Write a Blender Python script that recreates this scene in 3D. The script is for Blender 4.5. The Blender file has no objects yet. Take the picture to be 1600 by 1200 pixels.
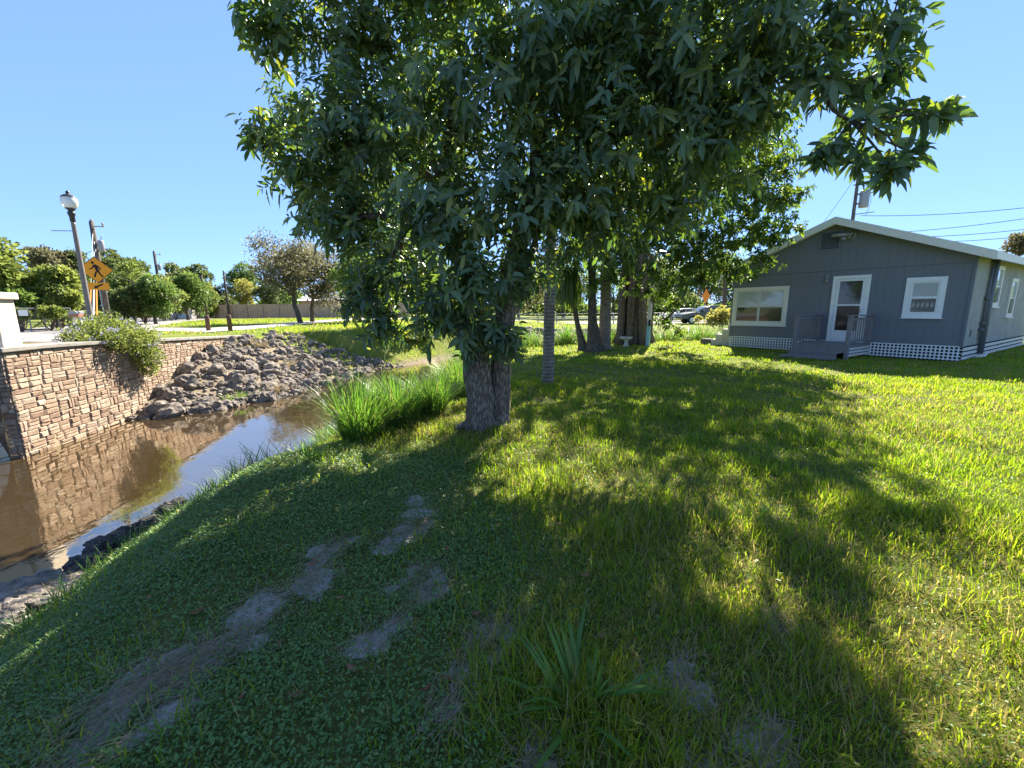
import bpy, bmesh, math, random
import numpy as np
from mathutils import Vector, Matrix, noise as mnoise
random.seed(7); rng = np.random.default_rng(7)
SC = bpy.context.scene
COL = SC.collection
# ------------------------------------------------------------------ camera, sky, sun, exposure
FPX = 655.0
PITCH = math.atan(118/655.0); ROLL = math.radians(0.5); EYE = 1.6
cf = np.array([0, math.cos(PITCH), -math.sin(PITCH)])
r0 = np.array([1.0, 0, 0]); u0 = np.array([0, math.sin(PITCH), math.cos(PITCH)])
cr = r0*math.cos(ROLL) - u0*math.sin(ROLL); cu = u0*math.cos(ROLL) + r0*math.sin(ROLL)
cam_d = bpy.data.cameras.new("camera"); cam = bpy.data.objects.new("camera", cam_d); COL.objects.link(cam)
cam.matrix_world = Matrix(((cr[0], cu[0], -cf[0], 0), (cr[1], cu[1], -cf[1], 0), (cr[2], cu[2], -cf[2], EYE), (0, 0, 0, 1)))
cam_d.sensor_width = 36; cam_d.lens = 36*FPX/1600; cam_d.clip_start = 0.05; cam_d.clip_end = 3000
SC.camera = cam
SUN_AZ, SUN_EL = 22.0, 41.0          # degrees: azimuth clockwise from +Y, elevation
w = bpy.data.worlds.new("World"); SC.world = w; w.use_nodes = True
nt = w.node_tree
sky = nt.nodes.new("ShaderNodeTexSky"); sky.sky_type = 'NISHITA'; sky.sun_disc = False
sky.sun_elevation = math.radians(SUN_EL); sky.sun_rotation = math.radians(SUN_AZ)
sky.air_density = 0.6; sky.dust_density = 0.0; sky.ozone_density = 6.0
bg = nt.nodes["Background"]; bg.inputs[1].default_value = 0.134
gam = nt.nodes.new("ShaderNodeGamma"); gam.inputs[1].default_value = 0.42      # evens the dome out: a clear, deep blue sky
tint = nt.nodes.new("ShaderNodeMix"); tint.data_type = 'RGBA'; tint.blend_type = 'MULTIPLY'; tint.inputs[0].default_value = 1.0; tint.inputs[7].default_value = (.50, .68, 1.0, 1)
nt.links.new(sky.outputs[0], gam.inputs[0]); nt.links.new(gam.outputs[0], tint.inputs[6]); nt.links.new(tint.outputs[2], bg.inputs[0])
sd = bpy.data.lights.new("sun", 'SUN'); sd.energy = 3.6; sd.angle = math.radians(0.5); sd.color = (1, 0.93, 0.80)
sun = bpy.data.objects.new("sun", sd); COL.objects.link(sun)
a, e = math.radians(SUN_AZ), math.radians(SUN_EL)
SDIR = Vector((math.sin(a)*math.cos(e), math.cos(a)*math.cos(e), math.sin(e)))
sun.rotation_euler = SDIR.to_track_quat('Z', 'Y').to_euler(); sun.location = (0, 0, 30)
SC.view_settings.view_transform = 'Standard'; SC.view_settings.look = 'None'
SC.view_settings.gamma = 1; SC.view_settings.exposure = 2.45
SC.cycles.caustics_reflective = False; SC.cycles.caustics_refractive = False; SC.cycles.max_bounces = 8; SC.cycles.diffuse_bounces = 4; SC.cycles.transmission_bounces = 6

# ------------------------------------------------------------------ pixel helpers
CAMP = np.array([0, 0, EYE])
def ray(px, py): return cr*(px-800)/FPX + cu*(600-py)/FPX + cf
def atz(px, py, z):
    d = ray(px, py); return CAMP + d*(z-EYE)/d[2]
def aty(px, py, y):
    d = ray(px, py); return CAMP + d*y/d[1]
def ss(t):
    t = np.clip(t, 0, 1); return t*t*(3-2*t)

# ------------------------------------------------------------------ tagging
def tag(o, label=None, cat=None, group=None, kind=None):
    if label: o["label"] = label
    if cat: o["category"] = cat
    if group: o["group"] = group
    if kind: o["kind"] = kind
    return o
def thing(name, label, cat, loc, group=None):
    o = bpy.data.objects.new(name, None); COL.objects.link(o); o.location = Vector([float(c) for c in loc])
    o.empty_display_size = .2
    return tag(o, label, cat, group)
def copy_tree(o, parent=None):
    c = o.copy(); COL.objects.link(c)
    if parent: c.parent = parent
    for ch in list(o.children): copy_tree(ch, c)
    return c

# ------------------------------------------------------------------ mesh builders
def raw_mesh(name, V, F, mat, parent=None, attrs=None, smooth=False, uv=None):
    """V (n,3) array, F list of (k,3|4) int arrays or list of tuples"""
    V = np.asarray(V, dtype=np.float32).reshape(-1, 3)
    me = bpy.data.meshes.new(name)
    if isinstance(F, (list, tuple)) and len(F) and isinstance(F[0], np.ndarray):
        F = [f for f in F if len(f)]
        tot = np.concatenate([np.full(len(f), f.shape[1], dtype=np.int32) for f in F])
        loops = np.concatenate([f.ravel() for f in F]).astype(np.int32)
    elif isinstance(F, np.ndarray):
        tot = np.full(len(F), F.shape[1], dtype=np.int32); loops = F.ravel().astype(np.int32)
    else:
        tot = np.array([len(f) for f in F], dtype=np.int32); loops = np.array([i for f in F for i in f], dtype=np.int32)
    if parent is not None: V = V - np.array(parent_loc(parent), dtype=np.float32)
    me.vertices.add(len(V)); me.vertices.foreach_set("co", V.ravel())
    me.loops.add(len(loops)); me.loops.foreach_set("vertex_index", loops)
    me.polygons.add(len(tot))
    st = np.zeros(len(tot), dtype=np.int32); st[1:] = np.cumsum(tot)[:-1]
    me.polygons.foreach_set("loop_start", st)
    try: me.polygons.foreach_set("loop_total", tot)
    except Exception: pass
    if smooth: me.polygons.foreach_set("use_smooth", np.ones(len(tot), dtype=bool))
    me.update(calc_edges=True)
    if attrs:
        for k, arr in attrs.items():
            at = me.attributes.new(k, 'FLOAT', 'POINT'); at.data.foreach_set("value", np.asarray(arr, dtype=np.float32))
    me.materials.append(mat)
    o = bpy.data.objects.new(name, me); COL.objects.link(o)
    if parent is not None: o.parent = parent
    return o
def parent_loc(p):
    v = Vector((0, 0, 0))
    while p is not None: v += p.location; p = p.parent
    return v
class MB:
    def __init__(s, M=None): s.v = []; s.f = []; s.M = M
    def add(s, vs, fs):
        n = len(s.v)
        if s.M is not None: vs = [tuple(s.M @ Vector([float(c) for c in p])) for p in vs]
        s.v += [tuple(p) for p in vs]; s.f += [tuple(i+n for i in f) for f in fs]; return s
    def box(s, c, d, rz=0.0, ax=None):
        x, y, z = d[0]/2, d[1]/2, d[2]/2
        P = [(-x,-y,-z),(x,-y,-z),(x,y,-z),(-x,y,-z),(-x,-y,z),(x,-y,z),(x,y,z),(-x,y,z)]
        co, si = math.cos(rz), math.sin(rz)
        P = [(c[0]+p[0]*co-p[1]*si, c[1]+p[0]*si+p[1]*co, c[2]+p[2]) for p in P]
        return s.add(P, [(3,2,1,0),(4,5,6,7),(0,1,5,4),(1,2,6,5),(2,3,7,6),(3,0,4,7)])
    def b2(s, a, b):
        return s.box([(a[i]+b[i])/2 for i in range(3)], [abs(b[i]-a[i]) for i in range(3)])
    def tube(s, pts, rad, n=8, cap=True, wob=0.0):
        pts = [Vector([float(c) for c in p]) for p in pts]
        if not hasattr(rad, '__len__'): rad = [rad]*len(pts)
        vs = []; fs = []
        t0 = (pts[1]-pts[0]).normalized(); up = Vector((0, 0, 1)) if abs(t0.z) < .9 else Vector((1, 0, 0))
        s0 = t0.cross(up).normalized()
        for i, p in enumerate(pts):
            t = (pts[min(i+1, len(pts)-1)]-pts[max(i-1, 0)]).normalized()
            s0 = (s0 - t*s0.dot(t)).normalized(); b = t.cross(s0)
            for k in range(n):
                an = 2*math.pi*k/n; r = rad[i]*(1+wob*math.sin(3*an+i*.7)+wob*random.uniform(-1, 1))
                vs.append(p + s0*math.cos(an)*r + b*math.sin(an)*r)
        for i in range(len(pts)-1):
            for k in range(n):
                fs.append((i*n+k, i*n+(k+1)%n, (i+1)*n+(k+1)%n, (i+1)*n+k))
        if cap: fs.append(tuple(range(n-1, -1, -1))); fs.append(tuple((len(pts)-1)*n+k for k in range(n)))
        return s.add(vs, fs)
    def lathe(s, prof, c=(0, 0, 0), n=20):
        vs = []; fs = []
        for r, z in prof:
            for k in range(n):
                an = 2*math.pi*k/n; vs.append((c[0]+r*math.cos(an), c[1]+r*math.sin(an), c[2]+z))
        for i in range(len(prof)-1):
            for k in range(n): fs.append((i*n+k, i*n+(k+1)%n, (i+1)*n+(k+1)%n, (i+1)*n+k))
        fs.append(tuple(range(n-1, -1, -1))); fs.append(tuple((len(prof)-1)*n+k for k in range(n)))
        return s.add(vs, fs)
    def prism(s, poly, off):
        n = len(poly); off = Vector([float(c) for c in off])
        a = [Vector([float(c) for c in p]) for p in poly]; b = [p+off for p in a]
        fs = [tuple(range(n-1, -1, -1)), tuple(range(n, 2*n))] + [(i, (i+1)%n, n+(i+1)%n, n+i) for i in range(n)]
        return s.add(a+b, fs)
    def build(s, name, mat, parent=None, bevel=0, smooth=False, origin=None):
        V = np.array(s.v, dtype=np.float64)
        if origin is not None: V = V - np.array([float(c) for c in origin])
        o = raw_mesh(name, V, s.f, mat, parent, smooth=smooth)
        if not smooth: o.data.polygons.foreach_set("use_smooth", np.zeros(len(o.data.polygons), dtype=bool))
        if origin is not None: o.location = Vector([float(c) for c in origin])
        bm = bmesh.new(); bm.from_mesh(o.data); bmesh.ops.recalc_face_normals(bm, faces=bm.faces); bm.to_mesh(o.data); bm.free()
        if bevel:
            m = o.modifiers.new("bevel", 'BEVEL'); m.width = bevel; m.segments = 2; m.limit_method = 'ANGLE'
        return o

# ------------------------------------------------------------------ materials
def new_mat(name):
    m = bpy.data.materials.new(name); m.use_nodes = True
    n = m.node_tree.nodes; l = m.node_tree.links
    return m, n, l, n["Principled BSDF"], n["Material Output"]
def texco(n, l, scale=(1, 1, 1), kind="Object"):
    tc = n.new("ShaderNodeTexCoord"); mp = n.new("ShaderNodeMapping"); mp.inputs["Scale"].default_value = scale
    l.new(tc.outputs[kind], mp.inputs["Vector"]); return mp.outputs[0]
def ramp(n, l, src, stops):
    r = n.new("ShaderNodeValToRGB"); el = r.color_ramp.elements
    while len(el) > 1: el.remove(el[-1])
    el[0].position = stops[0][0]; el[0].color = (*stops[0][1], 1)
    for p, c in stops[1:]:
        q = el.new(p); q.color = (*c, 1)
    l.new(src, r.inputs[0]); return r.outputs[0]
def noise_tex(n, l, vec, scale, detail=6, rough=.6):
    t = n.new("ShaderNodeTexNoise"); t.inputs["Scale"].default_value = scale; t.inputs["Detail"].default_value = detail
    t.inputs["Roughness"].default_value = rough
    if vec is not None: l.new(vec, t.inputs["Vector"])
    return t.outputs["Fac"]
def mixc(n, l, fac, c1, c2, mode='MIX'):
    m = n.new("ShaderNodeMix"); m.data_type = 'RGBA'; m.blend_type = mode
    for s, v in ((m.inputs[0], fac), (m.inputs[6], c1), (m.inputs[7], c2)):
        if hasattr(v, 'is_linked') or hasattr(v, 'links'): l.new(v, s)
        elif isinstance(v, (int, float)): s.default_value = v
        else: s.default_value = (*v, 1)
    return m.outputs[2]
def bump(n, l, h, strength=.5, dist=.02, nrm=None):
    b = n.new("ShaderNodeBump"); b.inputs["Strength"].default_value = strength; b.inputs["Distance"].default_value = dist
    l.new(h, b.inputs["Height"])
    if nrm is not None: l.new(nrm, b.inputs["Normal"])
    return b.outputs[0]
def rough_mat(name, c1, c2, scale=4, rough=.8, bstr=.4, bdist=.01, bscale=None, spec=.3, stretch=(1, 1, 1), metallic=0, lo=.35, hi=.65):
    m, n, l, p, o = new_mat(name)
    v = texco(n, l, stretch)
    f = noise_tex(n, l, v, scale, 8)
    l.new(ramp(n, l, f, [(lo, c1), (hi, c2)]), p.inputs["Base Color"])
    f2 = noise_tex(n, l, v, bscale or scale*6, 6)
    l.new(bump(n, l, f2, bstr, bdist), p.inputs["Normal"])
    p.inputs["Roughness"].default_value = rough; p.inputs["Specular IOR Level"].default_value = spec; p.inputs["Metallic"].default_value = metallic
    return m
def leaf_mat(name, cols, trans, tfac=.4, rough=.42, spec=.4, attr="rnd", tip=None):
    """foliage: reflecting side + light passing through the blade"""
    m, n, l, p, o = new_mat(name)
    at = n.new("ShaderNodeAttribute"); at.attribute_name = attr
    c = ramp(n, l, at.outputs["Fac"], cols)
    l.new(c, p.inputs["Base Color"]); p.inputs["Roughness"].default_value = rough; p.inputs["Specular IOR Level"].default_value = spec
    tr = n.new("ShaderNodeBsdfTranslucent")
    l.new(ramp(n, l, at.outputs["Fac"], trans), tr.inputs[0])
    mx = n.new("ShaderNodeMixShader"); mx.inputs[0].default_value = tfac
    l.new(p.outputs[0], mx.inputs[1]); l.new(tr.outputs[0], mx.inputs[2]); l.new(mx.outputs[0], o.inputs[0])
    return m
def plain(name, c, rough=.5, spec=.4, metallic=0, var=.12, scale=12):
    c2 = tuple(min(1, x*(1+var)) for x in c); c1 = tuple(x*(1-var) for x in c)
    return rough_mat(name, c1, c2, scale, rough, .12, .004, scale*8, spec, metallic=metallic)

M = {}
M['bark'] = None
def bark_mat(name, c1, c2, c3, zs=.18, sc=22, bs=1.0, bd=.03):
    m, n, l, p, o = new_mat(name)
    v = texco(n, l, (1, 1, zs))
    vo = n.new("ShaderNodeTexVoronoi"); vo.feature = 'DISTANCE_TO_EDGE'; vo.inputs["Scale"].default_value = sc
    nz = n.new("ShaderNodeTexNoise"); nz.inputs["Scale"].default_value = 5; nz.inputs["Detail"].default_value = 6; l.new(v, nz.inputs["Vector"])
    mx = mixc(n, l, .12, v, nz.outputs["Color"]); l.new(mx, vo.inputs["Vector"])
    h = ramp(n, l, vo.outputs["Distance"], [(0, (0, 0, 0)), (.25, (1, 1, 1))])
    f = noise_tex(n, l, texco(n, l, (1, 1, .6)), 9, 8, .7)
    base = ramp(n, l, f, [(.3, c1), (.55, c2), (.72, c3)])
    dark = mixc(n, l, h, tuple(x*.5 for x in c1), base)
    l.new(dark, p.inputs["Base Color"])
    l.new(bump(n, l, h, bs, bd, bump(n, l, noise_tex(n, l, v, 60, 6), .5, .01)), p.inputs["Normal"])
    p.inputs["Roughness"].default_value = .9; p.inputs["Specular IOR Level"].default_value = .15
    return m
M['bark'] = bark_mat("rough_bark", (.17, .13, .105), (.29, .235, .195), (.38, .33, .28), .22, 38, .7, .02)
M['limb'] = bark_mat("limb_bark", (.10, .08, .06), (.17, .14, .11), (.24, .21, .17), .3, 30, .6, .01)
M['palm_bark'] = None
def palm_mat():
    m, n, l, p, o = new_mat("ringed_palm_bark")
    v = texco(n, l, (1, 1, 1))
    wv = n.new("ShaderNodeTexWave"); wv.bands_direction = 'Z'; wv.inputs["Scale"].default_value = 4.2; wv.inputs["Distortion"].default_value = 2.2
    wv.inputs["Detail"].default_value = 3; wv.inputs["Detail Scale"].default_value = 2.5; l.new(v, wv.inputs["Vector"])
    f = noise_tex(n, l, v, 7, 8, .7)
    base = ramp(n, l, f, [(.3, (.12, .10, .085)), (.5, (.23, .20, .175)), (.7, (.34, .31, .28))])
    l.new(mixc(n, l, ramp(n, l, wv.outputs["Fac"], [(0, (0, 0, 0)), (.35, (1, 1, 1))]), mixc(n, l, .6, base, (.07, .055, .045)), base), p.inputs["Base Color"])
    l.new(bump(n, l, wv.outputs["Fac"], .8, .02, bump(n, l, noise_tex(n, l, v, 45, 5), .5, .01)), p.inputs["Normal"])
    p.inputs["Roughness"].default_value = .9
    return m
M['palm_bark'] = palm_mat()
M['leaf_main'] = leaf_mat("glossy_dark_leaf", [(0, (.06, .105, .065)), (.5, (.105, .16, .09)), (.85, (.15, .205, .10)), (1, (.23, .25, .06))],
                          [(0, (.11, .22, .04)), (.6, (.23, .38, .04)), (1, (.60, .62, .03))], .34, .38, .5)
M['leaf_banyan'] = leaf_mat("fig_leaf", [(0, (.035, .07, .022)), (.6, (.065, .12, .032)), (1, (.13, .18, .03))],
                            [(0, (.12, .22, .02)), (.6, (.22, .36, .03)), (1, (.45, .5, .03))], .42, .4, .4)
def tree_leaf(name, k, y, dry=0):
    a = np.array((.040, .080, .018))*k; b = np.array((.080, .135, .028))*k
    a = a*(1-dry)+np.array((.07, .062, .038))*dry*k; b = b*(1-dry)+np.array((.14, .125, .075))*dry*k
    a[0] *= 1+y; b[0] *= 1+y
    return leaf_mat(name, [(0, tuple(a)), (1, tuple(b))], [(0, tuple(a*2.1)), (1, tuple(b*2.2))], .38, .5, .3)
M['tl_light'] = tree_leaf("light_green_leaf", 1.75, .5)
M['tl_mid'] = tree_leaf("mid_green_leaf", 1.45, .2)
M['tl_dark'] = tree_leaf("dark_green_leaf", 1.1, .2, .2)
M['tl_olive'] = tree_leaf("olive_grey_leaf", 1.15, .1, .75)
M['tl_yellow'] = tree_leaf("yellow_green_leaf", 2.1, .9)
M['tl_bush'] = tree_leaf("bush_leaf", 1.7, .5)
M['grass'] = leaf_mat("lawn_blade", [(0, (.10, .175, .02)), (.55, (.155, .225, .02)), (.86, (.215, .25, .022)), (.93, (.32, .26, .09)), (1, (.38, .31, .14))],
                      [(0, (.23, .40, .014)), (.55, (.38, .53, .014)), (.86, (.52, .57, .02)), (.93, (.50, .40, .10)), (1, (.5, .4, .14))], .52, .5, .14)
M['cover'] = leaf_mat("ground_cover_leaf", [(0, (.075, .155, .04)), (.5, (.125, .225, .055)), (.85, (.17, .27, .06)), (1, (.26, .30, .08))],
                      [(0, (.08, .2, .03)), (.6, (.14, .28, .04)), (1, (.28, .38, .04))], .3, .4, .45)
M['reed'] = leaf_mat("reed_blade", [(0, (.075, .16, .04)), (.7, (.12, .22, .045)), (.95, (.2, .2, .07)), (1, (.3, .25, .12))],
                     [(0, (.12, .28, .03)), (.7, (.2, .38, .03)), (1, (.4, .36, .12))], .45, .4, .35)
M['straw'] = leaf_mat("dry_straw", [(0, (.22, .17, .10)), (1, (.42, .34, .22))], [(0, (.25, .2, .1)), (1, (.4, .32, .18))], .3, .7, .2)
M['dead'] = leaf_mat("dead_leaf", [(0, (.20, .085, .04)), (1, (.28, .14, .07))], [(0, (.2, .08, .03)), (1, (.25, .1, .04))], .2, .6, .3)

def ground_mat():
    m, n, l, p, o = new_mat("lawn_soil")
    v = texco(n, l)
    big = noise_tex(n, l, v, .35, 5); mid = noise_tex(n, l, v, 3.5, 8, .7); fine = noise_tex(n, l, v, 40, 6, .75)
    grass = ramp(n, l, mixc(n, l, .55, mid, fine), [(.32, (.035, .05, .014)), (.47, (.085, .11, .025)), (.58, (.16, .15, .05)), (.68, (.28, .23, .12))])
    far = ramp(n, l, noise_tex(n, l, v, .9, 9, .75), [(.3, (.10, .135, .022)), (.5, (.15, .18, .03)), (.72, (.24, .22, .075))])
    at = n.new("ShaderNodeAttribute"); at.attribute_name = "farlawn"
    g = mixc(n, l, at.outputs["Fac"], grass, far)
    soil = ramp(n, l, fine, [(.3, (.20, .175, .15)), (.5, (.42, .385, .35)), (.7, (.64, .61, .57))])
    at2 = n.new("ShaderNodeAttribute"); at2.attribute_name = "soil"
    ma = n.new("ShaderNodeMath"); ma.operation = 'MULTIPLY_ADD'; l.new(mid, ma.inputs[0]); ma.inputs[1].default_value = .75
    mf = n.new("ShaderNodeMath"); mf.operation = 'MULTIPLY_ADD'; l.new(fine, mf.inputs[0]); mf.inputs[1].default_value = .45; mf.inputs[2].default_value = -.15; mg = n.new("ShaderNodeMath"); l.new(mf.outputs[0], mg.inputs[0]); l.new(at2.outputs["Fac"], mg.inputs[1])
    l.new(mg.outputs[0], ma.inputs[2])
    fac = ramp(n, l, ma.outputs[0], [(.78, (0, 0, 0)), (.90, (1, 1, 1))])
    g = mixc(n, l, fac, g, soil)
    at3 = n.new("ShaderNodeAttribute"); at3.attribute_name = "mud"
    mud = ramp(n, l, fine, [(.3, (.11, .085, .055)), (.55, (.24, .19, .13)), (.8, (.38, .32, .24))])
    g = mixc(n, l, at3.outputs["Fac"], g, mud)
    l.new(g, p.inputs["Base Color"])
    l.new(bump(n, l, fine, .8, .03), p.inputs["Normal"])
    p.inputs["Roughness"].default_value = .95; p.inputs["Specular IOR Level"].default_value = .1
    return m
M['ground'] = ground_mat()
def water_mat():
    m, n, l, p, o = new_mat("canal_water")
    v = texco(n, l, (1, 1, 1))
    v2 = texco(n, l, (1.6, .7, 1))
    f1 = noise_tex(n, l, v2, 1.6, 3, .5); f2 = noise_tex(n, l, v, 9, 3, .5)
    b = bump(n, l, f1, .04, .12, bump(n, l, f2, .03, .03))
    p.inputs["Base Color"].default_value = (.055, .036, .016, 1); p.inputs["Roughness"].default_value = .25
    p.inputs["Specular IOR Level"].default_value = .0
    l.new(b, p.inputs["Normal"])
    gl = n.new("ShaderNodeBsdfGlossy"); gl.inputs["Roughness"].default_value = .03; gl.inputs["Color"].default_value = (.93, .87, .78, 1); l.new(b, gl.inputs["Normal"])
    fr = n.new("ShaderNodeFresnel"); fr.inputs["IOR"].default_value = 1.75; l.new(b, fr.inputs["Normal"])
    mt = n.new("ShaderNodeMath"); mt.operation = 'MULTIPLY_ADD'; l.new(fr.outputs[0], mt.inputs[0]); mt.inputs[1].default_value = 1.0; mt.inputs[2].default_value = .29; mt.use_clamp = True
    mx = n.new("ShaderNodeMixShader"); l.new(mt.outputs[0], mx.inputs[0]); l.new(p.outputs[0], mx.inputs[1]); l.new(gl.outputs[0], mx.inputs[2])
    l.new(mx.outputs[0], o.inputs[0]); return m
M['water'] = water_mat()
def stone_mat():
    m, n, l, p, o = new_mat("stacked_stone")
    at = n.new("ShaderNodeAttribute"); at.attribute_name = "rnd"
    c = ramp(n, l, at.outputs["Fac"], [(0, (.27, .18, .125)), (.35, (.36, .255, .18)), (.7, (.42, .315, .225)), (1, (.46, .375, .285))])
    v = texco(n, l)
    d = ramp(n, l, noise_tex(n, l, v, 14, 8, .7), [(.3, (.55, .5, .48)), (.55, (1, 1, 1))])
    c = mixc(n, l, .8, c, d, 'MULTIPLY')
    gm = n.new("ShaderNodeSeparateXYZ"); l.new(v, gm.inputs[0])
    l.new(c, p.inputs["Base Color"]); l.new(bump(n, l, noise_tex(n, l, v, 50, 8, .7), .6, .015), p.inputs["Normal"])
    p.inputs["Roughness"].default_value = .85; p.inputs["Specular IOR Level"].default_value = .2
    return m
M['stone'] = stone_mat()
M['joint'] = rough_mat("dark_joint", (.15, .11, .085), (.24, .18, .14), 12)
M['coping'] = rough_mat("coping_concrete", (.19, .175, .15), (.31, .285, .25), 6, .85, .3)
M['cream'] = rough_mat("cream_stucco", (.62, .53, .42), (.76, .68, .56), 5, .85, .4, .01, 60)
M['rock'] = rough_mat("limestone_rock", (.068, .054, .045), (.34, .29, .24), 5, .95, .9, .04, 16, .1, lo=.30, hi=.64)
M['rock_dark'] = rough_mat("wet_rock", (.022, .022, .022), (.13, .125, .115), 7, .85, 1.0, .05, 14, .2)
M['asphalt'] = rough_mat("grey_asphalt", (.20, .185, .17), (.29, .27, .245), .8, .9, .3, .01, 60)
M['asphalt_dark'] = rough_mat("far_asphalt", (.16, .155, .15), (.23, .22, .21), .8, .9, .3, .01, 60)
M['concrete'] = rough_mat("path_concrete", (.32, .29, .25), (.42, .38, .34), 1.2, .9, .2, .01, 60)
M['white'] = plain("white_paint", (.76, .77, .78), .45, .4, 0, .05)
M['offwhite'] = plain("aged_white_paint", (.62, .60, .55), .55, .3, 0, .1)
M['trim'] = plain("cream_trim", (.70, .68, .62), .5, .3, 0, .05)
M['roofwhite'] = rough_mat("pale_roofing", (.42, .42, .41), (.56, .56, .55), 4, .8, .2)
M['siding'] = None
M['greypaint'] = rough_mat("grey_deck_paint", (.17, .158, .162), (.215, .20, .205), 8, .6, .3, .006, 60)
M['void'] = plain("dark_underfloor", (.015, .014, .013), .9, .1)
def glass_mat(name, c, rough=.06, spec=.5):
    m, n, l, p, o = new_mat(name); p.inputs["Base Color"].default_value = (*c, 1); p.inputs["Roughness"].default_value = rough
    p.inputs["Specular IOR Level"].default_value = spec; p.inputs["Coat Weight"].default_value = .6; p.inputs["Coat Roughness"].default_value = .02
    v = texco(n, l); l.new(bump(n, l, noise_tex(n, l, v, 2.5, 2), .03, .05), p.inputs["Normal"])
    return m
M['glass'] = glass_mat("dark_window_glass", (.035, .032, .03))
M['blind'] = glass_mat("glass_over_white_blind", (.42, .45, .46))
M['curtain'] = glass_mat("glass_over_lace_curtain", (.15, .15, .16))
M['metal'] = plain("grey_metal", (.28, .28, .28), .45, .5, .3)
M['pvc'] = plain("grey_pvc", (.12, .135, .15), .5, .4)
M['blackmetal'] = plain("black_cast_iron", (.02, .02, .022), .45, .5)
M['polemetal'] = plain("brown_grey_pole", (.16, .135, .125), .55, .4)
M['poleWood'] = bark_mat("weathered_pole_wood", (.12, .10, .085), (.20, .17, .145), (.27, .24, .21), .05, 40, .4, .006)
M['yellow'] = plain("sign_yellow", (.76, .30, .01), .5, .4, 0, .04)
M['black'] = plain("sign_black", (.012, .012, .013), .5, .3)
M['brownwood'] = rough_mat("brown_bollard_wood", (.075, .04, .03), (.15, .085, .06), 8, .8, .5, .01, 50, stretch=(1, 1, .2))
M['fence'] = rough_mat("weathered_fence_wood", (.34, .235, .165), (.50, .37, .275), 5, .9, .5, .01, 30, stretch=(4, 4, .3))
M['red'] = plain("hydrant_red", (.45, .04, .03), .45, .5)
M['orange'] = plain("warning_orange", (.85, .26, .02), .5, .4, 0, .05)
M['carpaint'] = glass_mat("dark_blue_car_paint", (.03, .045, .08), .25)
M['carlight'] = glass_mat("pale_car_paint", (.55, .55, .56), .3)
M['tyre'] = plain("tyre_rubber", (.015, .015, .015), .8, .2)
M['chrome'] = plain("bright_rim", (.5, .5, .52), .3, .5, .6)
M['bluepaint'] = plain("light_blue_paint", (.30, .52, .58), .6, .3)
M['cmu'] = rough_mat("white_concrete_block", (.48, .46, .43), (.64, .62, .59), 7, .9, .5, .01, 60)
M['cmu_dark'] = rough_mat("dirty_concrete_block", (.10, .095, .085), (.2, .19, .17), 7, .9, .5, .01, 60)
M['globe'] = None
def globe_mat():
    m, n, l, p, o = new_mat("frosted_globe"); p.inputs["Base Color"].default_value = (.86, .86, .84, 1)
    p.inputs["Roughness"].default_value = .25; p.inputs["Transmission Weight"].default_value = .35
    p.inputs["Subsurface Weight"].default_value = 0
    f = noise_tex(n, l, texco(n, l), 6); l.new(bump(n, l, f, .05, .01), p.inputs["Normal"]); return m
M['globe'] = globe_mat()
M['flower'] = leaf_mat("lilac_petal", [(0, (.42, .40, .68)), (1, (.62, .60, .82))], [(0, (.4, .38, .6)), (1, (.6, .58, .8))], .35, .6, .2)

# ------------------------------------------------------------------ terrain
WL = -0.90
NEAR = [(-5.2,-7),(-4.4,0),(-4.29,3.1),(-4.44,3.76),(-4.6,4.95),(-4.3,5.6),(-4.05,6.6),(-3.97,7.8),(-3.68,9.74),(-3.21,12.9),(-2.7,17.2),(-1.6,19.3),(1.5,21),(6,22.6),(14,24.5),(30,28),(60,35)]
WA, WB = np.array((-8.54, 7.02)), np.array((-10.45, 16.9))
WD = (WB-WA)/np.linalg.norm(WB-WA); WN = np.array((WD[1], -WD[0]))       # WN points to the canal
H0 = WA - WN*0.20; HD = np.array((-.36, -.933)); HN = np.array((.933, -.36))
def hp(s, d=0.0): return tuple(H0+HD*s+HN*d)
FAR = [(-11.3,-7), hp(7.0), hp(2.85), hp(2.85,-3.6), hp(.15,-3.6), hp(.15), tuple(H0+WD*.1), tuple(WA), (-8.98,9.34),(-7.86,10.0),(-6.73,11.65),(-6.33,13.6),(-5.75,17.6),(-4.85,18.3),(-3.7,20.3),(-2.6,21.6),(-.5,23.6),(3,25.2),(8,26.8),(14,28.5),(30,32),(60,39)]
def dist_poly(x, y, P):
    d = np.full(x.shape, 1e9)
    for (ax, ay), (bx, by) in zip(P[:-1], P[1:]):
        vx, vy = bx-ax, by-ay; t = np.clip(((x-ax)*vx+(y-ay)*vy)/(vx*vx+vy*vy), 0, 1)
        d = np.minimum(d, np.hypot(x-ax-t*vx, y-ay-t*vy))
    return d
def inside(x, y, P):
    c = np.zeros(x.shape, bool); n = len(P)
    for i in range(n):
        ax, ay = P[i]; bx, by = P[(i+1) % n]
        if ay == by: continue
        c ^= ((ay > y) != (by > y)) & (x < (bx-ax)*(y-ay)/(by-ay)+ax)
    return c
CANAL = NEAR + FAR[::-1]
def vnoise(x, y, s, k=0):
    """cheap smooth pseudo-noise"""
    return (np.sin(x*s+1.3*k+1.7*np.sin(y*s*.7+k))+np.sin(y*s*1.1+2.1*k+1.3*np.sin(x*s*.8-k))+np.sin((x+y)*s*.63+k*.7))/3
def far_level(x, y):
    t = ss((x+5)/11.0)
    z = .62*(1-t) + .38*ss((14-y)/6.0)*(x < -4)
    return z
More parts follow.
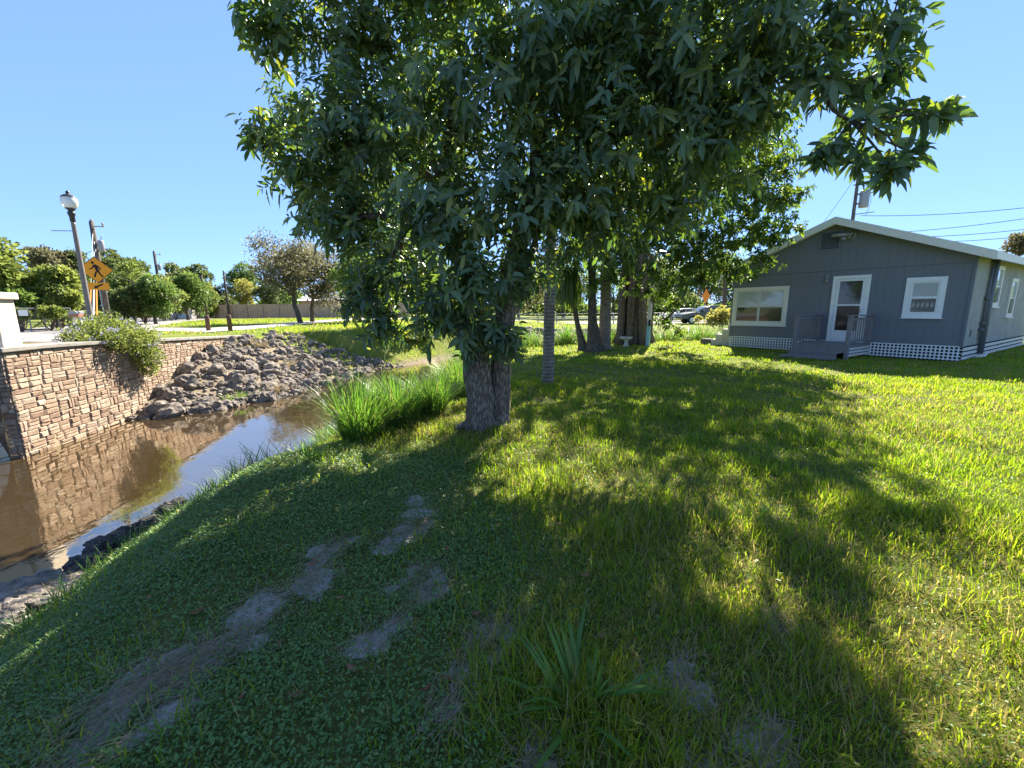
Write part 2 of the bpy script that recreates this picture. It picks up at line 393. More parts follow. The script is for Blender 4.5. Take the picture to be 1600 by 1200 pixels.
def ground_h(x, y):
    x = np.asarray(x, float); y = np.asarray(y, float)
    ins = inside(x, y, CANAL)
    dn = dist_poly(x, y, NEAR); df = dist_poly(x, y, FAR)
    near = dn < df
    zl = far_level(x, y)
    wn = 2.3 + .4*np.sin(y*1.3)
    hn = WL-.06 + (-WL+.06)*ss(dn/wn*.5+.5*np.clip(dn/wn, 0, 1)**.8*.9)
    hn = hn + .05*ss(dn)*vnoise(x, y, 2.1) + .02*ss(dn/.5)*vnoise(x, y, 7, 2)
    hn = hn + .0*x
    wf = np.where(y < 19, 4.3, 3.0)
    q = np.clip(df/wf, 0, 1)
    hf = WL-.06 + (zl-WL+.06)*(.65*q+.35*ss(q)) + .03*vnoise(x, y, 1.3)*ss(q)
    sw = (x-WA[0])*(-WN[0])+(y-WA[1])*(-WN[1])           # >0 behind the wall face
    al = (x-WA[0])*WD[0]+(y-WA[1])*WD[1]
    behind = (sw > .2) & (al > -.6) & (al < 10.3)
    hf = np.where(behind, zl, hf)
    sh = -((x-H0[0])*HN[0]+(y-H0[1])*HN[1]); ah = (x-H0[0])*HD[0]+(y-H0[1])*HD[1]
    hf = np.where((sh > .1) & (ah > -.5), zl, hf)
    h = np.where(near, hn, hf)
    di = np.minimum(dn, df)
    h = np.where(ins, WL-.06-.55*ss(di/.9), h)
    return h
def hz(x, y): return float(ground_h(np.array([x]), np.array([y]))[0])

SOIL = [(470,905,.22),(445,935,.2),(650,890,.14),(645,830,.16),(680,905,.12),(590,1000,.13),(775,1015,.12),(250,1085,.17),(310,1060,.14),(200,1130,.2),(160,1185,.2),(375,1030,.1),(1090,1140,.16),(1195,1150,.10),(520,858,.12),(690,1120,.08),(1205,960,.07),(850,1190,.1),(660,800,.2),(280,1110,.15),(1060,1080,.12),(750,1000,.06)]
SOILP = []
for px, py, r in SOIL:
    c_ = atz(px, py, -.12 if px < 420 else 0)
    for k_ in range(5):
        SOILP.append((c_[0]+random.gauss(0, .42)*r+.25*(k_-2)*r, c_[1]+random.gauss(0, .42)*r+.45*(k_-2)*r, r*random.uniform(.22, .6)))
def soil_f(x, y):
    s = np.zeros(np.shape(x))
    for sx, sy, r in SOILP:
        d = np.hypot((x-sx), (y-sy)*.8)/r
        s = np.maximum(s, 1-ss((d-.25)/1.2))
    x = np.asarray(x); y = np.asarray(y)
    return np.clip(s*(.75+.45*vnoise(x, y, 17, 3)+.35*vnoise(x, y, 41, 8)), 0, 1)
def axis(segs):
    out = []
    for a, b, n in segs: out += list(np.linspace(a, b, n, endpoint=False))
    out.append(segs[-1][1]); return np.array(out)
gx = axis([(-900,-200,6),(-200,-40,14),(-40,-14,20),(-14,-5,62),(-5,4,130),(4,16,50),(16,60,26),(60,250,12),(250,900,6)])
gy = axis([(-60,-6,8),(-6,.6,24),(.6,7,96),(7,26,110),(26,60,40),(60,250,20),(250,1200,8)])
X, Y = np.meshgrid(gx, gy); Z = ground_h(X.ravel(), Y.ravel())
V = np.stack([X.ravel(), Y.ravel(), Z], 1)
nx, ny = len(gx), len(gy)
I = np.arange(nx*ny).reshape(ny, nx)
Fq = np.stack([I[:-1,:-1], I[:-1,1:], I[1:,1:], I[1:,:-1]], -1).reshape(-1, 4)
xr, yr = X.ravel(), Y.ravel()
dnn = dist_poly(xr, yr, NEAR); dff = dist_poly(xr, yr, FAR); insd = inside(xr, yr, CANAL)
mud = np.where(insd, 1, np.where(dnn < dff, 1-ss((dnn-.15)/.5), (1-ss((dff-np.where(yr < 16.5, 2.8, .3))/np.where(yr < 16.5, 1.4, .5)))*(yr > 8.5)*(xr < 3)+(1-ss((dff-1)/1.0))*(yr > 8.5)*(xr >= 3)))
farlawn = ss((np.hypot(xr, yr)-9)/8)
terrain = raw_mesh("ground", V, Fq, M['ground'], attrs={"soil": soil_f(xr, yr), "mud": mud, "farlawn": farlawn}, smooth=True)
tag(terrain, kind="structure")
wmb = MB(); wmb.add([(-18,-7,WL),(62,-7,WL),(62,42,WL),(-18,42,WL)], [(0,1,2,3)])
tag(wmb.build("water", M['water']), kind="structure")

def sheet(name, left, right, mat, zoff, zf=None, nsub=14):
    """strip between two polylines (lists of x,y), laid on the land"""
    def res(P):
        P = np.array(P, float); s = np.concatenate([[0], np.cumsum(np.hypot(*np.diff(P, axis=0).T))]); u = np.linspace(0, s[-1], nsub*(len(P)-1)+1)
        return np.stack([np.interp(u, s, P[:,0]), np.interp(u, s, P[:,1])], 1)
    n = nsub*(max(len(left), len(right))-1)+1
    def res2(P):
        P = np.array(P, float); s = np.concatenate([[0], np.cumsum(np.hypot(*np.diff(P, axis=0).T))]); u = np.linspace(0, s[-1], n)
        return np.stack([np.interp(u, s, P[:,0]), np.interp(u, s, P[:,1])], 1)
    A, B = res2(left), res2(right); m = 9
    G = np.stack([A*(1-t)+B*t for t in np.linspace(0, 1, m)], 1).reshape(-1, 2)
    zz = far_level(G[:,0], G[:,1]) if zf is None else zf(G[:,0], G[:,1])
    I = np.arange(n*m).reshape(n, m)
    F = np.stack([I[:-1,:-1], I[:-1,1:], I[1:,1:], I[1:,:-1]], -1).reshape(-1, 4)
    o = raw_mesh(name, np.column_stack([G, zz+zoff]), F, mat, smooth=True)
    return tag(o, kind="structure")
def fz(px, py, z=.64): return tuple(atz(px, py, z)[:2])
# road coming over the bridge and leaving past the wooden fence
sheet("road", [hp(7,-1.0), hp(0,-.9), tuple(WA-WN*1.3+WD*1.5), fz(225,513), fz(290,503), fz(336,497.5), fz(346,491.5)],
      [(-24,0), (-21.5,8), (-20.5,14), fz(205,496), fz(250,494), fz(312,491.5), fz(326,489.5)], M['asphalt'], .018)
sheet("path", [fz(222,516.5), fz(322,519.5), fz(400,514), fz(470,507), fz(545,500.5), fz(640,498)],
      [fz(222,511.5), fz(322,513), fz(400,508), fz(470,502.5), fz(545,498), fz(640,496)], M['concrete'], .026)
sheet("street", [(-8,46.5), (10,44.5), (30,43), (70,40)], [(-8,53), (10,51), (30,49.5), (70,47)], M['asphalt_dark'], .02)
sheet("pavement", [(-8,44.6), (10,42.6), (30,41.2), (70,38)], [(-8,46.4), (10,44.4), (30,42.9), (70,39.9)], M['concrete'], .03)

# ------------------------------------------------------------------ leaves
def unit(a): return a/np.maximum(np.linalg.norm(a, axis=-1, keepdims=True), 1e-9)
def leaf_arrays(P, D, U, L, Wd, droop, fold=.25):
    """P base, D direction, U rough up; 8 verts / 8 tris per leaf"""
    n = len(P); S = unit(np.cross(D, U)); N = np.cross(S, D)
    L = L[:,None]; Wd = Wd[:,None]; dr = np.asarray(droop)[:,None]
    def pt(t, w, dz):
        q = P + D*L*t + S*Wd*w - N*(dz*Wd)
        q = q + np.array([0, 0, -1.0])*(dr*L*t*t); return q
    vs = np.stack([pt(0,0,0), pt(.33,-.42,-fold), pt(.33,0,0), pt(.33,.42,-fold), pt(.7,-.40,-fold), pt(.7,0,0), pt(.7,.40,-fold), pt(1,0,0)], 1)
    T = np.array([(0,2,1),(0,3,2),(1,2,5),(1,5,4),(2,3,6),(2,6,5),(4,5,7),(5,6,7)])
    F = (np.arange(n)[:,None,None]*8 + T[None]).reshape(-1, 3)
    return vs.reshape(-1, 3), F
def card_arrays(P, D, U, L, Wd, fold=.2):
    """small far leaves: 4 verts, 2 tris, folded on the midrib"""
    n = len(P); S = unit(np.cross(D, U)); N = np.cross(S, D); L = L[:,None]; Wd = Wd[:,None]
    vs = np.stack([P, P+D*L*.5-S*Wd*.5+N*Wd*fold, P+D*L, P+D*L*.5+S*Wd*.5+N*Wd*fold], 1)
    T = np.array([(0,2,1),(0,3,2)])
    return vs.reshape(-1, 3), (np.arange(n)[:,None,None]*4+T[None]).reshape(-1, 3)
def rand_dirs(n): return unit(rng.normal(size=(n, 3)))
def blade_arrays(P, yaw, H, Wd, lean, curl):
    """grass blades: 7 verts, 5 tris"""
    n = len(P); d = np.stack([np.cos(yaw), np.sin(yaw), np.zeros(n)], 1); s = np.stack([-np.sin(yaw), np.cos(yaw), np.zeros(n)], 1)
    H = H[:,None]; Wd = Wd[:,None]; ln = lean[:,None]; cu_ = curl[:,None]; up = np.array([0, 0, 1.0])
    def c(t): return P + up*H*(t-.5*cu_*t*t) + d*H*(ln*t+cu_*t*t)
    a, b, e, g = c(0), c(.4), c(.75), c(1.0)
    vs = np.stack([a-s*Wd*.45, a+s*Wd*.45, b-s*Wd*.5, b+s*Wd*.5, e-s*Wd*.36, e+s*Wd*.36, g], 1)
    T = np.array([(0,1,3),(0,3,2),(2,3,5),(2,5,4),(4,5,6)])
    return vs.reshape(-1, 3), (np.arange(n)[:,None,None]*7+T[None]).reshape(-1, 3)

# ------------------------------------------------------------------ lawn
def in_view(x, y, z=0, mx=40):
    q = np.stack([x, y, np.full_like(x, z)-EYE], 1); wv = q@cf; wv = np.where(wv < .05, .05, wv)
    px = 800+FPX*(q@cr)/wv; py = 600-FPX*(q@cu)/wv
    return ((px > -700) & (px < 2350) & (py < 1900) & ((q@cf) > .15)) | ((np.hypot(x, y) < 4.2) & (y > -1.2))
def cover_f(x, y):
    """where broad leaved ground cover takes over from grass"""
    e = x - (-.1 + .32*(y-1.2)*-.35) + .35*vnoise(x, y, 1.9, 3) + .15*vnoise(x, y, 5, 1)
    left = 1-ss((e+.35)/.9)
    return left*(1-ss((y-4.2)/1.6))
HOUSE_A = np.array((8.75, 16.85)); HOUSE_B = np.array((12.62, 11.72))
HX = (HOUSE_B-HOUSE_A)/np.linalg.norm(HOUSE_B-HOUSE_A); HL = float(np.linalg.norm(HOUSE_B-HOUSE_A)); HY = np.array((-HX[1], HX[0]))
HY = np.array((math.sin(math.radians(58)), math.cos(math.radians(58))))
def in_house(x, y):
    a = (x-HOUSE_A[0])*HX[0]+(y-HOUSE_A[1])*HX[1]; b = (x-HOUSE_A[0])*HY[0]+(y-HOUSE_A[1])*HY[1]
    return (a > -.05) & (a < HL+.05) & (b > -.02) & (b < 9.2)
def scatter(dens, x0, x1, y0, y1):
    n = int(dens*(x1-x0)*(y1-y0)); return rng.uniform(x0, x1, n), rng.uniform(y0, y1, n)
def keep_land(x, y, m=.45):
    ok = ~inside(x, y, CANAL) & (dist_poly(x, y, NEAR) > m) & (dist_poly(x, y, NEAR) < dist_poly(x, y, FAR)) & ~in_house(x, y)
    return ok
VG, FG, RG = [], [], []
def add_blades(x, y, hmul, wmul, dry=.1, lo=.05, hi=.11, wl=.0035, wh=.006, store=None, lean=.45):
    n = len(x)
    if n == 0: return
    P = np.stack([x, y, ground_h(x, y)-.006], 1)
    patch = .5+.5*vnoise(x, y, 1.7, 5)
    tall = ss((vnoise(x, y, 4.6, 12)+.1)/.6); H = rng.uniform(lo, hi, n)*hmul*(.55+.45*patch+.65*tall); Wd = rng.uniform(wl, wh, n)*wmul
    v, f = blade_arrays(P, rng.uniform(0, 6.283, n), H, Wd, rng.uniform(.05, lean, n), rng.uniform(0, .7, n))
    r = np.clip(rng.normal(.45, .22, n)+.22*vnoise(x, y, .9, 9)+.12*vnoise(x, y, 5, 3), 0, .9); r = np.where(rng.random(n) < dry*(1+1.2*vnoise(x, y, 1.25, 15)), rng.uniform(.9, 1, n), r)
    st = store or (VG, FG, RG)
    off = sum(len(a) for a in st[0]); st[0].append(v); st[1].append(f+off); st[2].append(np.repeat(r, 7))
for dens, y0, y1, hm, wm in ((4800, -1.2, 2.2, 1.0, 1.0), (3400, 2.2, 3.6, 1.05, 1.15), (2000, 3.6, 6, 1.05, 1.5), (900, 6, 9.5, 1.0, 2.2), (380, 9.5, 14, .95, 3.4), (170, 14, 21, .95, 5.0)):
    xw = 1.7*y1+1.6
    x, y = scatter(dens, -xw*.8, xw, y0, y1)
    k = in_view(x, y); x, y = x[k], y[k]
    k = keep_land(x, y, .5); x, y = x[k], y[k]
    cf_ = cover_f(x, y); so = soil_f(x, y)
    clump = .5+.5*vnoise(x, y, 3.3, 2)
    thin = .5+.5*vnoise(x, y, 1.25, 11)*.7+.3*vnoise(x, y, 8.3, 4)
    pk = (1-.90*cf_)*(1-.90*so)*(.40+.60*ss(clump*1.6))*(.5+.5*ss(thin*1.9-.15))
    k = rng.random(len(x)) < pk; x, y = x[k], y[k]
    add_blades(x, y, hm, wm, .17)
for dens, y0, y1, wm in ((5200, .7, 2.4, 1.0), (3600, 2.4, 4.2, 1.2), (1500, 4.2, 7, 1.7)):
    xw = 1.35*y1+.3
    x, y = scatter(dens, -xw*.4, xw, y0, y1); k = in_view(x, y) & keep_land(x, y, .5); x, y = x[k], y[k]
    k = rng.random(len(x)) < (1-.9*cover_f(x, y))*(1-.92*soil_f(x, y)); x, y = x[k], y[k]
    add_blades(x, y, 1, wm, .30, .018, .045, .003, .005, None, 1.3)
lawn = raw_mesh("lawn_grass", np.concatenate(VG), np.concatenate(FG), M['grass'], attrs={"rnd": np.concatenate(RG)})
tag(lawn, "bright green lawn grass covering the yard", "grass", kind="stuff")
# low broad leaved cover
VC, FC, RC = [], [], []
for dens, y0, y1, lm in ((9500, -1.2, 2.0, 1.0), (7500, 2.0, 3.4, 1.1), (4000, 3.4, 6.5, 1.35)):
    xw = 1.35*y1+1.8
    x, y = scatter(dens, -xw, xw*.5, y0, y1)
    k = in_view(x, y) & keep_land(x, y, .4); x, y = x[k], y[k]
    pk = (.06+.94*cover_f(x, y))*(1-.88*soil_f(x, y))*(.5+.5*ss(.6+.8*vnoise(x, y, 4, 4)))
    k = rng.random(len(x)) < pk; x, y = x[k], y[k]; n = len(x)
    P = np.stack([x, y, ground_h(x, y)+rng.uniform(.0, .035, n)], 1)
    yaw = rng.uniform(0, 6.283, n); el = rng.uniform(-.1, .9, n)
    D = np.stack([np.cos(yaw)*np.cos(el), np.sin(yaw)*np.cos(el), np.sin(el)], 1)
    L = rng.uniform(.010, .026, n)*lm
    v, f = leaf_arrays(P, D, np.tile([0, 0, 1.0], (n, 1))+rng.normal(0, .25, (n, 3)), L, L*rng.uniform(.4, .6, n), rng.uniform(0, .4, n))
    off = sum(len(a) for a in VC); VC.append(v); FC.append(f+off); RC.append(np.repeat(np.clip(rng.normal(.5, .22, n)+.15*vnoise(x, y, 1.5, 7), 0, 1), 8))
tag(raw_mesh("ground_cover", np.concatenate(VC), np.concatenate(FC), M['cover'], attrs={"rnd": np.concatenate(RC)}),
    "low dark green ground cover with small oval leaves", "ground cover", kind="stuff")
# straw around the bare patches
VS_, FS_, RS_ = [], [], []
for sx, sy, r in SOILP:
    n = int(70*r/.15); an = rng.uniform(0, 6.283, n); rr = r*np.sqrt(rng.random(n))*1.5
    x = sx+np.cos(an)*rr; y = sy+np.sin(an)*rr
    P = np.stack([x, y, ground_h(x, y)+.004], 1)
    v, f = blade_arrays(P, rng.uniform(0, 6.283, n), rng.uniform(.02, .07, n), rng.uniform(.0015, .003, n), rng.uniform(1.0, 2.2, n), rng.uniform(.6, 1.3, n))
    v[:,2] = np.maximum(v[:,2], np.repeat(P[:,2], 7)-.002)
    off = sum(len(a) for a in VS_); VS_.append(v); FS_.append(f+off); RS_.append(np.repeat(rng.random(n), 7))
for sx, sy, r in SOILP:
    n = 5; x = sx+rng.normal(0, r*.6, n); y = sy+rng.normal(0, r*.6, n); P = np.stack([x, y, ground_h(x, y)+.006], 1)
    v, f = blade_arrays(P, rng.normal(1.0, .35, n)+np.pi*rng.integers(0, 2, n), rng.uniform(.05, .11, n), rng.uniform(.002, .004, n), rng.uniform(1.6, 2.4, n), rng.uniform(.9, 1.6, n))
    v[:,2] = np.clip(v[:,2], np.repeat(P[:,2], 7)-.002, np.repeat(P[:,2], 7)+.02)
    off = sum(len(a) for a in VS_); VS_.append(v); FS_.append(f+off); RS_.append(np.repeat(rng.random(n)*.5, 7))
tag(raw_mesh("dry_grass", np.concatenate(VS_), np.concatenate(FS_), M['straw'], attrs={"rnd": np.concatenate(RS_)}), "dry straw scattered over the bare sandy patches", "dry grass", kind="stuff")

# crumbs of soil and grit on the bare patches
def grit():
    sx, sy, r = random.choice(SOILP); an = random.uniform(0, 6.28); q = r*math.sqrt(random.random())*1.3
    x, y = sx+math.cos(an)*q, sy+math.sin(an)*q; return (x, y, hz(x, y)-.002)
LATE_GRIT = grit
# long grass fringe on the near bank, sunny rough grass at the canal bend
VB, FB, RB = [], [], []
st = (VB, FB, RB)
def fringe(path, width, n, lo, hi, wl, wh, dry, d0=.1):
    P = np.array(path, float); seg = np.hypot(*np.diff(P, axis=0).T); cs = np.concatenate([[0], np.cumsum(seg)])
    u = rng.uniform(0, cs[-1], n); x = np.interp(u, cs, P[:,0]); y = np.interp(u, cs, P[:,1])
    i = np.clip(np.searchsorted(cs, u)-1, 0, len(seg)-1); dx = np.diff(P, axis=0)[i]/seg[i][:,None]
    off = d0+width*rng.random(n)**1.3
    x = x+dx[:,1]*off; y = y-dx[:,0]*off
    k = (.5+.5*vnoise(x, y, 3.1, 6)) > rng.random(n)*.8
    add_blades(x[k], y[k], 1, 1, dry, lo, hi, wl, wh, st, .8)
fringe([(-4.6,4.6),(-4.3,5.6),(-4.05,6.6),(-3.97,7.8),(-3.68,9.7),(-3.2,12.9),(-2.7,17.2)], 1.3, 9000, .14, .34, .006, .011, .08, .15)
fringe([(-4.4,2.6),(-4.44,3.7),(-4.6,4.9)], .5, 900, .08, .2, .005, .009, .25, .45)
fringe([(-2.7,16.5),(-1.6,19.3),(1.5,21),(6,22.6),(14,24.5)], 2.6, 22000, .35, .85, .014, .026, .18, .2)
tag(raw_mesh("bank_grass", np.concatenate(VB), np.concatenate(FB), M['reed'], attrs={"rnd": np.concatenate(RB)}), "long rough grass fringing the near canal bank", "long grass", kind="stuff")

FV, FF_, FR = [], [], []
for x0, x1, y0, y1, dn_, lo_, hi_, w_ in ((-11, 1, 11, 30, 190, .05, .16, .02), (-30, 6, 18, 52, 34, .07, .18, .045)):
    x, y = scatter(dn_, x0, x1, y0, y1); k = in_view(x, y, .5); x, y = x[k], y[k]
    dn_a, df_a = dist_poly(x, y, NEAR), dist_poly(x, y, FAR); sw_ = (x-WA[0])*(-WN[0])+(y-WA[1])*(-WN[1])
    q_ = np.stack([x, y, far_level(x, y)-EYE], 1); wv_ = q_@cf; px_a = 800+FPX*(q_@cr)/wv_; py_a = 600-FPX*(q_@cu)/wv_
    onpath = (px_a > 150) & (py_a > np.interp(px_a, [222, 322, 400, 470, 545, 640], [511.5, 513, 508, 502.5, 498, 496])-1) & (py_a < np.interp(px_a, [222, 322, 400, 470, 545, 640], [516.5, 519.5, 514, 507, 500.5, 498])+1)
    onroad = (px_a < 346) & (py_a < np.interp(px_a, [0, 225, 290, 336, 346], [541, 513, 503, 497.5, 491.5]))
    k = ~inside(x, y, CANAL) & (df_a < dn_a) & (df_a > np.where((y < 17) & (x < 0), 3.4, .25)+.5*rng.random(len(x))) & (sw_ < 30) & ~onpath & ~onroad & ~((sw_ > -.1) & (sw_ < .6) & (y < 17))
    k &= (.5+.5*vnoise(x, y, 1.9, 3)) > rng.random(len(x))*.9
    add_blades(x[k], y[k], 1, 1, .22, lo_, hi_, w_*.7, w_, (FV, FF_, FR), .6)
tag(raw_mesh("far_lawn_grass", np.concatenate(FV), np.concatenate(FF_), M['grass'], attrs={"rnd": np.concatenate(FR)}), "sunny mown grass on the far side of the canal", "grass", kind="stuff")
def clump_mesh(name, n, h, w, spread, mat, seed, dry=.05, lean=.28, wide=1.0):
    r = np.random.default_rng(seed); an = r.uniform(0, 6.283, n); rr = spread*np.sqrt(r.random(n))
    P = np.stack([np.cos(an)*rr*wide, np.sin(an)*rr, np.full(n, -.05)], 1)
    yaw = an + r.normal(0, .7, n)
    v, f = blade_arrays(P, yaw, h*r.uniform(.5, 1.1, n), w*r.uniform(.7, 1.3, n), r.uniform(.02, lean, n), r.uniform(.0, .8, n))
    q = np.clip(r.normal(.45, .22, n), 0, .9); q = np.where(r.random(n) < dry, r.uniform(.92, 1, n), q)
    return raw_mesh(name, v, f, mat, attrs={"rnd": np.repeat(q, 7)})
for i, (px, py, zg, h, sp, lab) in enumerate(((566,702,-.22,.92,.22,"largest clump of tall green reeds, leaning over the canal"),
        (626,678,-.2,.80,.20,"tall reed clump beside the largest one, towards the tree"),
        (676,655,-.12,.72,.20,"sunlit reed clump halfway to the twin trunks"),
        (716,628,-.12,.80,.22,"bright reed clump touching the left side of the twin trunks"),
        (600,650,-.4,.6,.18,"shorter reed clump behind the largest one at the waterline"))):
    p = atz(px, py, zg); o = clump_mesh("reed_clump", 620, h*1.12, .011, sp, M['reed'], 20+i, .04)
    o.location = (p[0], p[1], hz(p[0], p[1])); tag(o, lab, "reeds", "reed clumps on the near bank")
for i, (px, py, h, sp, n, w_, lab) in enumerate(((905,1105,.31,.07,48,.019,"big broad bladed grass tuft in the shaded foreground"),
        (490,742,.30,.07,60,.010,"arching grass tuft on the bank below the reeds"),
        (1010,760,.16,.05,50,.008,"grass tuft catching sun amid dappled shade"),
        (1180,810,.20,.07,50,.008,"grass tuft at the edge of the crown's shadow on the sunny lawn"),
        (715,970,.16,.05,26,.009,"thin grass tuft beside bare sandy soil"),
        (630,1150,.15,.05,24,.010,"low grass tuft left of the big foreground tuft"))):
    p = atz(px, py, -.2 if px < 500 else 0); o = clump_mesh("grass_tuft", n, h, w_, sp, M['reed'], 50+i, .03, .8)
    o.location = (p[0], p[1], hz(p[0], p[1])); tag(o, lab, "grass tuft", "grass tufts on the lawn")
# dead leaves
def dead_leaf(seed):
    r = np.random.default_rng(seed); n = 1
    v, f = leaf_arrays(np.zeros((1, 3)), np.array([[1.0, 0, .1]]), np.array([[0, 0, 1.0]]), np.array([.10]), np.array([.045]), np.array([.25]), -.5)
    return raw_mesh("fallen_leaf", v, f, M['dead'], attrs={"rnd": np.full(8, r.random())})
for i, (px, py) in enumerate(((905,905),(560,1060),(300,1000),(820,1060),(930,1000),(450,1100),(610,800),(1290,1010),(1060,900),(700,860),(540,940),(380,1150),(1010,1165),(240,960),(880,820),(357,912),(347,958),(485,882),(735,968),(705,1008),(658,1098),(762,1015),(1003,1052),(1135,1130),(690,1075),(850,780),(498,886),(440,1000))):
    o = dead_leaf(i); p = atz(px, py, -.12 if px < 420 else 0)
    o.location = (p[0], p[1], hz(p[0], p[1])+.03); o.rotation_euler = (random.uniform(-.5, .5), random.uniform(-.3, .3), random.uniform(0, 6.28))
    s = random.uniform(.45, .75); o.scale = (s, s, s)
    tag(o, "small curled brown leaf lying in the shaded foreground", "dead leaf", "brown leaves fallen on the lawn")

# ------------------------------------------------------------------ trees
def lobe_px(px, py, y, rpx):
    c = aty(px, py, y); fw = float((c-CAMP)@cf); u = (px-800)/FPX
    return (c, rpx*fw/FPX/math.sqrt(math.sqrt(1+u*u)))
def rosettes(lobes, dens, L0, L1, aspect, nleaf, seed, mat, name, parent, droop=(.15, .55), shell=.5, core=.25, sq=.9, up=.25, drop=.1):
    r = np.random.default_rng(seed); PP, AX = [], []
    for c, rad in lobes:
        n = max(6, int(dens*rad*rad)); d = unit(r.normal(size=(n, 3)))
        k = rad*np.where(r.random(n) < core, r.uniform(.2, .7, n), r.uniform(shell, 1.08, n))
        wob = 1+.18*np.sin(d[:,0]*5+seed)+.15*np.sin(d[:,2]*6+d[:,1]*4)
        PP.append(np.array(c)+d*(k*wob)[:,None]*np.array([1, 1, sq])); AX.append(unit(d+np.array([0, 0, up])+r.normal(0, .3, (n, 3))))
    P = np.concatenate(PP); A = np.concatenate(AX); n = len(P)
    base, D, U, rnd = [], [], [], []
    tone = np.clip(r.normal(.42, .16, n), 0, 1)
    s1 = unit(np.cross(A, rand_dirs(n))); s2 = np.cross(A, s1)
    for j in range(nleaf):
        an = 2.39996*j + r.normal(0, .25, n); op = np.where(np.arange(n) % 1 == 0, r.uniform(.9, 1.75, n), 1)*(.75+.5*j/nleaf)
        d = A*np.cos(op)[:,None] + (s1*np.cos(an)[:,None]+s2*np.sin(an)[:,None])*np.sin(op)[:,None]
        base.append(P - A*(j*.019)); D.append(unit(d)); U.append(A+np.array([0, 0, .3])); t = np.clip(tone+r.normal(0, .14, n), 0, .9)
        t = np.where(r.random(n) < .06, r.uniform(.9, 1, n), t); rnd.append(t)
    base, D, U, rnd = map(np.concatenate, (base, D, U, rnd)); m = len(base)
    kp = r.random(m) > drop; base, D, U, rnd = base[kp], D[kp], U[kp], rnd[kp]; m = len(base)
    L = r.uniform(L0, L1, m)
    v, f = leaf_arrays(base, D, U, L, L*aspect*r.uniform(.85, 1.15, m), r.uniform(*droop, m))
    raw_mesh(name, v, f, mat, parent, attrs={"rnd": np.repeat(rnd, 8)})
    return P
def branch(mb, a, b, ra, rb, n=6, sag=.12, seg=6):
    a, b = np.array(a, float), np.array(b, float); L = np.linalg.norm(b-a); off = rng.normal(0, sag*L, 3)*np.array([1, 1, .5])
    pts = [a+(b-a)*t+off*math.sin(math.pi*t)+rng.normal(0, .012*L, 3)*(0 < t < 1) for t in np.linspace(0, 1, seg)]
    mb.tube(pts, list(np.linspace(ra, rb, seg)), n, True, .05); return pts
def root_flare(mb, x, y, z, r, n, seed):
    q = random.Random(seed)
    for k in range(n):
        an = k*6.283/n+q.uniform(-.4, .4); L = r*q.uniform(1.5, 2.3); d = (math.cos(an), math.sin(an))
        mb.tube([(x+d[0]*r*.55, y+d[1]*r*.55, z+r*1.5), (x+d[0]*r*.95, y+d[1]*r*.95, z+r*.45), (x+d[0]*L*.8, y+d[1]*L*.8, z+.03), (x+d[0]*L*1.2, y+d[1]*L*1.2, z-.06)], [r*.30, r*.36, r*.26, r*.12], 8, True, .08)
def skeleton(mb, roots, lobes, r0_, k0, seed, sag=.10):
    order = sorted(lobes, key=lambda q: min(np.linalg.norm(np.array(q[0])-np.array(s)) for s in roots))
    nodes = [(np.array(s, float), r0_) for s in roots]
    for c, rad in order:
        c = np.array(c); ds = [np.linalg.norm(c-p)+.35*k*.0 + (0.6 if i >= len(roots) else 0) for i, (p, k) in enumerate(nodes)]
        i = int(np.argmin(ds)); p, rp = nodes[i]; rr_ = max(rp*k0, .012)
        branch(mb, p, c, rr_, rr_*.6, 6, sag); nodes.append((c, rr_*.75))
        for k in range(5): branch(mb, c, c+unit(rng.normal(size=3))*rad*.85, min(.016, rr_*.6), .005, 4, .1, 4)
# --- the main twin trunked tree
bx, by = atz(760, 668, 0)[:2]
MAIN = thing("shade_tree", "big shade tree with twin rough trunks and glossy dark leaves beside the canal", "tree", (bx, by, 0))
Z0 = hz(bx, by)
def trunk_mesh(name, pts, rad, mat, parent, n=18, wob=.05, seg=26):
    pts = np.array(pts, float); t = np.linspace(0, 1, len(pts)); u = np.linspace(0, 1, seg)
    P = np.stack([np.interp(u, t, pts[:,k]) for k in range(3)], 1); R_ = np.interp(u, t, rad)
    mb = MB(); mb.tube(P, list(R_), n, True, wob); return mb.build(name, mat, parent, smooth=True)
xl, xr_ = aty(750, 600, by)[0], aty(781, 600, by)[0]
trunk_mesh("trunk", [(xl-.02, by, Z0-.1), (xl, by, Z0+.12), (xl-.01, by-.01, Z0+.5), (xl-.05, by, Z0+1.0), (xl-.1, by+.05, 1.9), (xl-.35, by+.1, 3.1)], [.235, .20, .185, .18, .16, .12], M['bark'], MAIN)
trunk_mesh("trunk", [(xr_-.04, by+.14, Z0-.1), (xr_-.03, by+.14, Z0+.12), (xr_+.0, by+.12, Z0+.5), (xr_+.03, by+.1, Z0+1.0), (xr_+.12, by+.05, 1.9), (xr_+.5, by, 3.2)], [.22, .16, .135, .135, .13, .11], M['bark'], MAIN)
mb = MB(); root_flare(mb, xl-.01, by, Z0, .17, 5, 3); root_flare(mb, xr_-.02, by+.13, Z0, .13, 4, 4); mb.build('roots', M['bark'], MAIN, smooth=True)
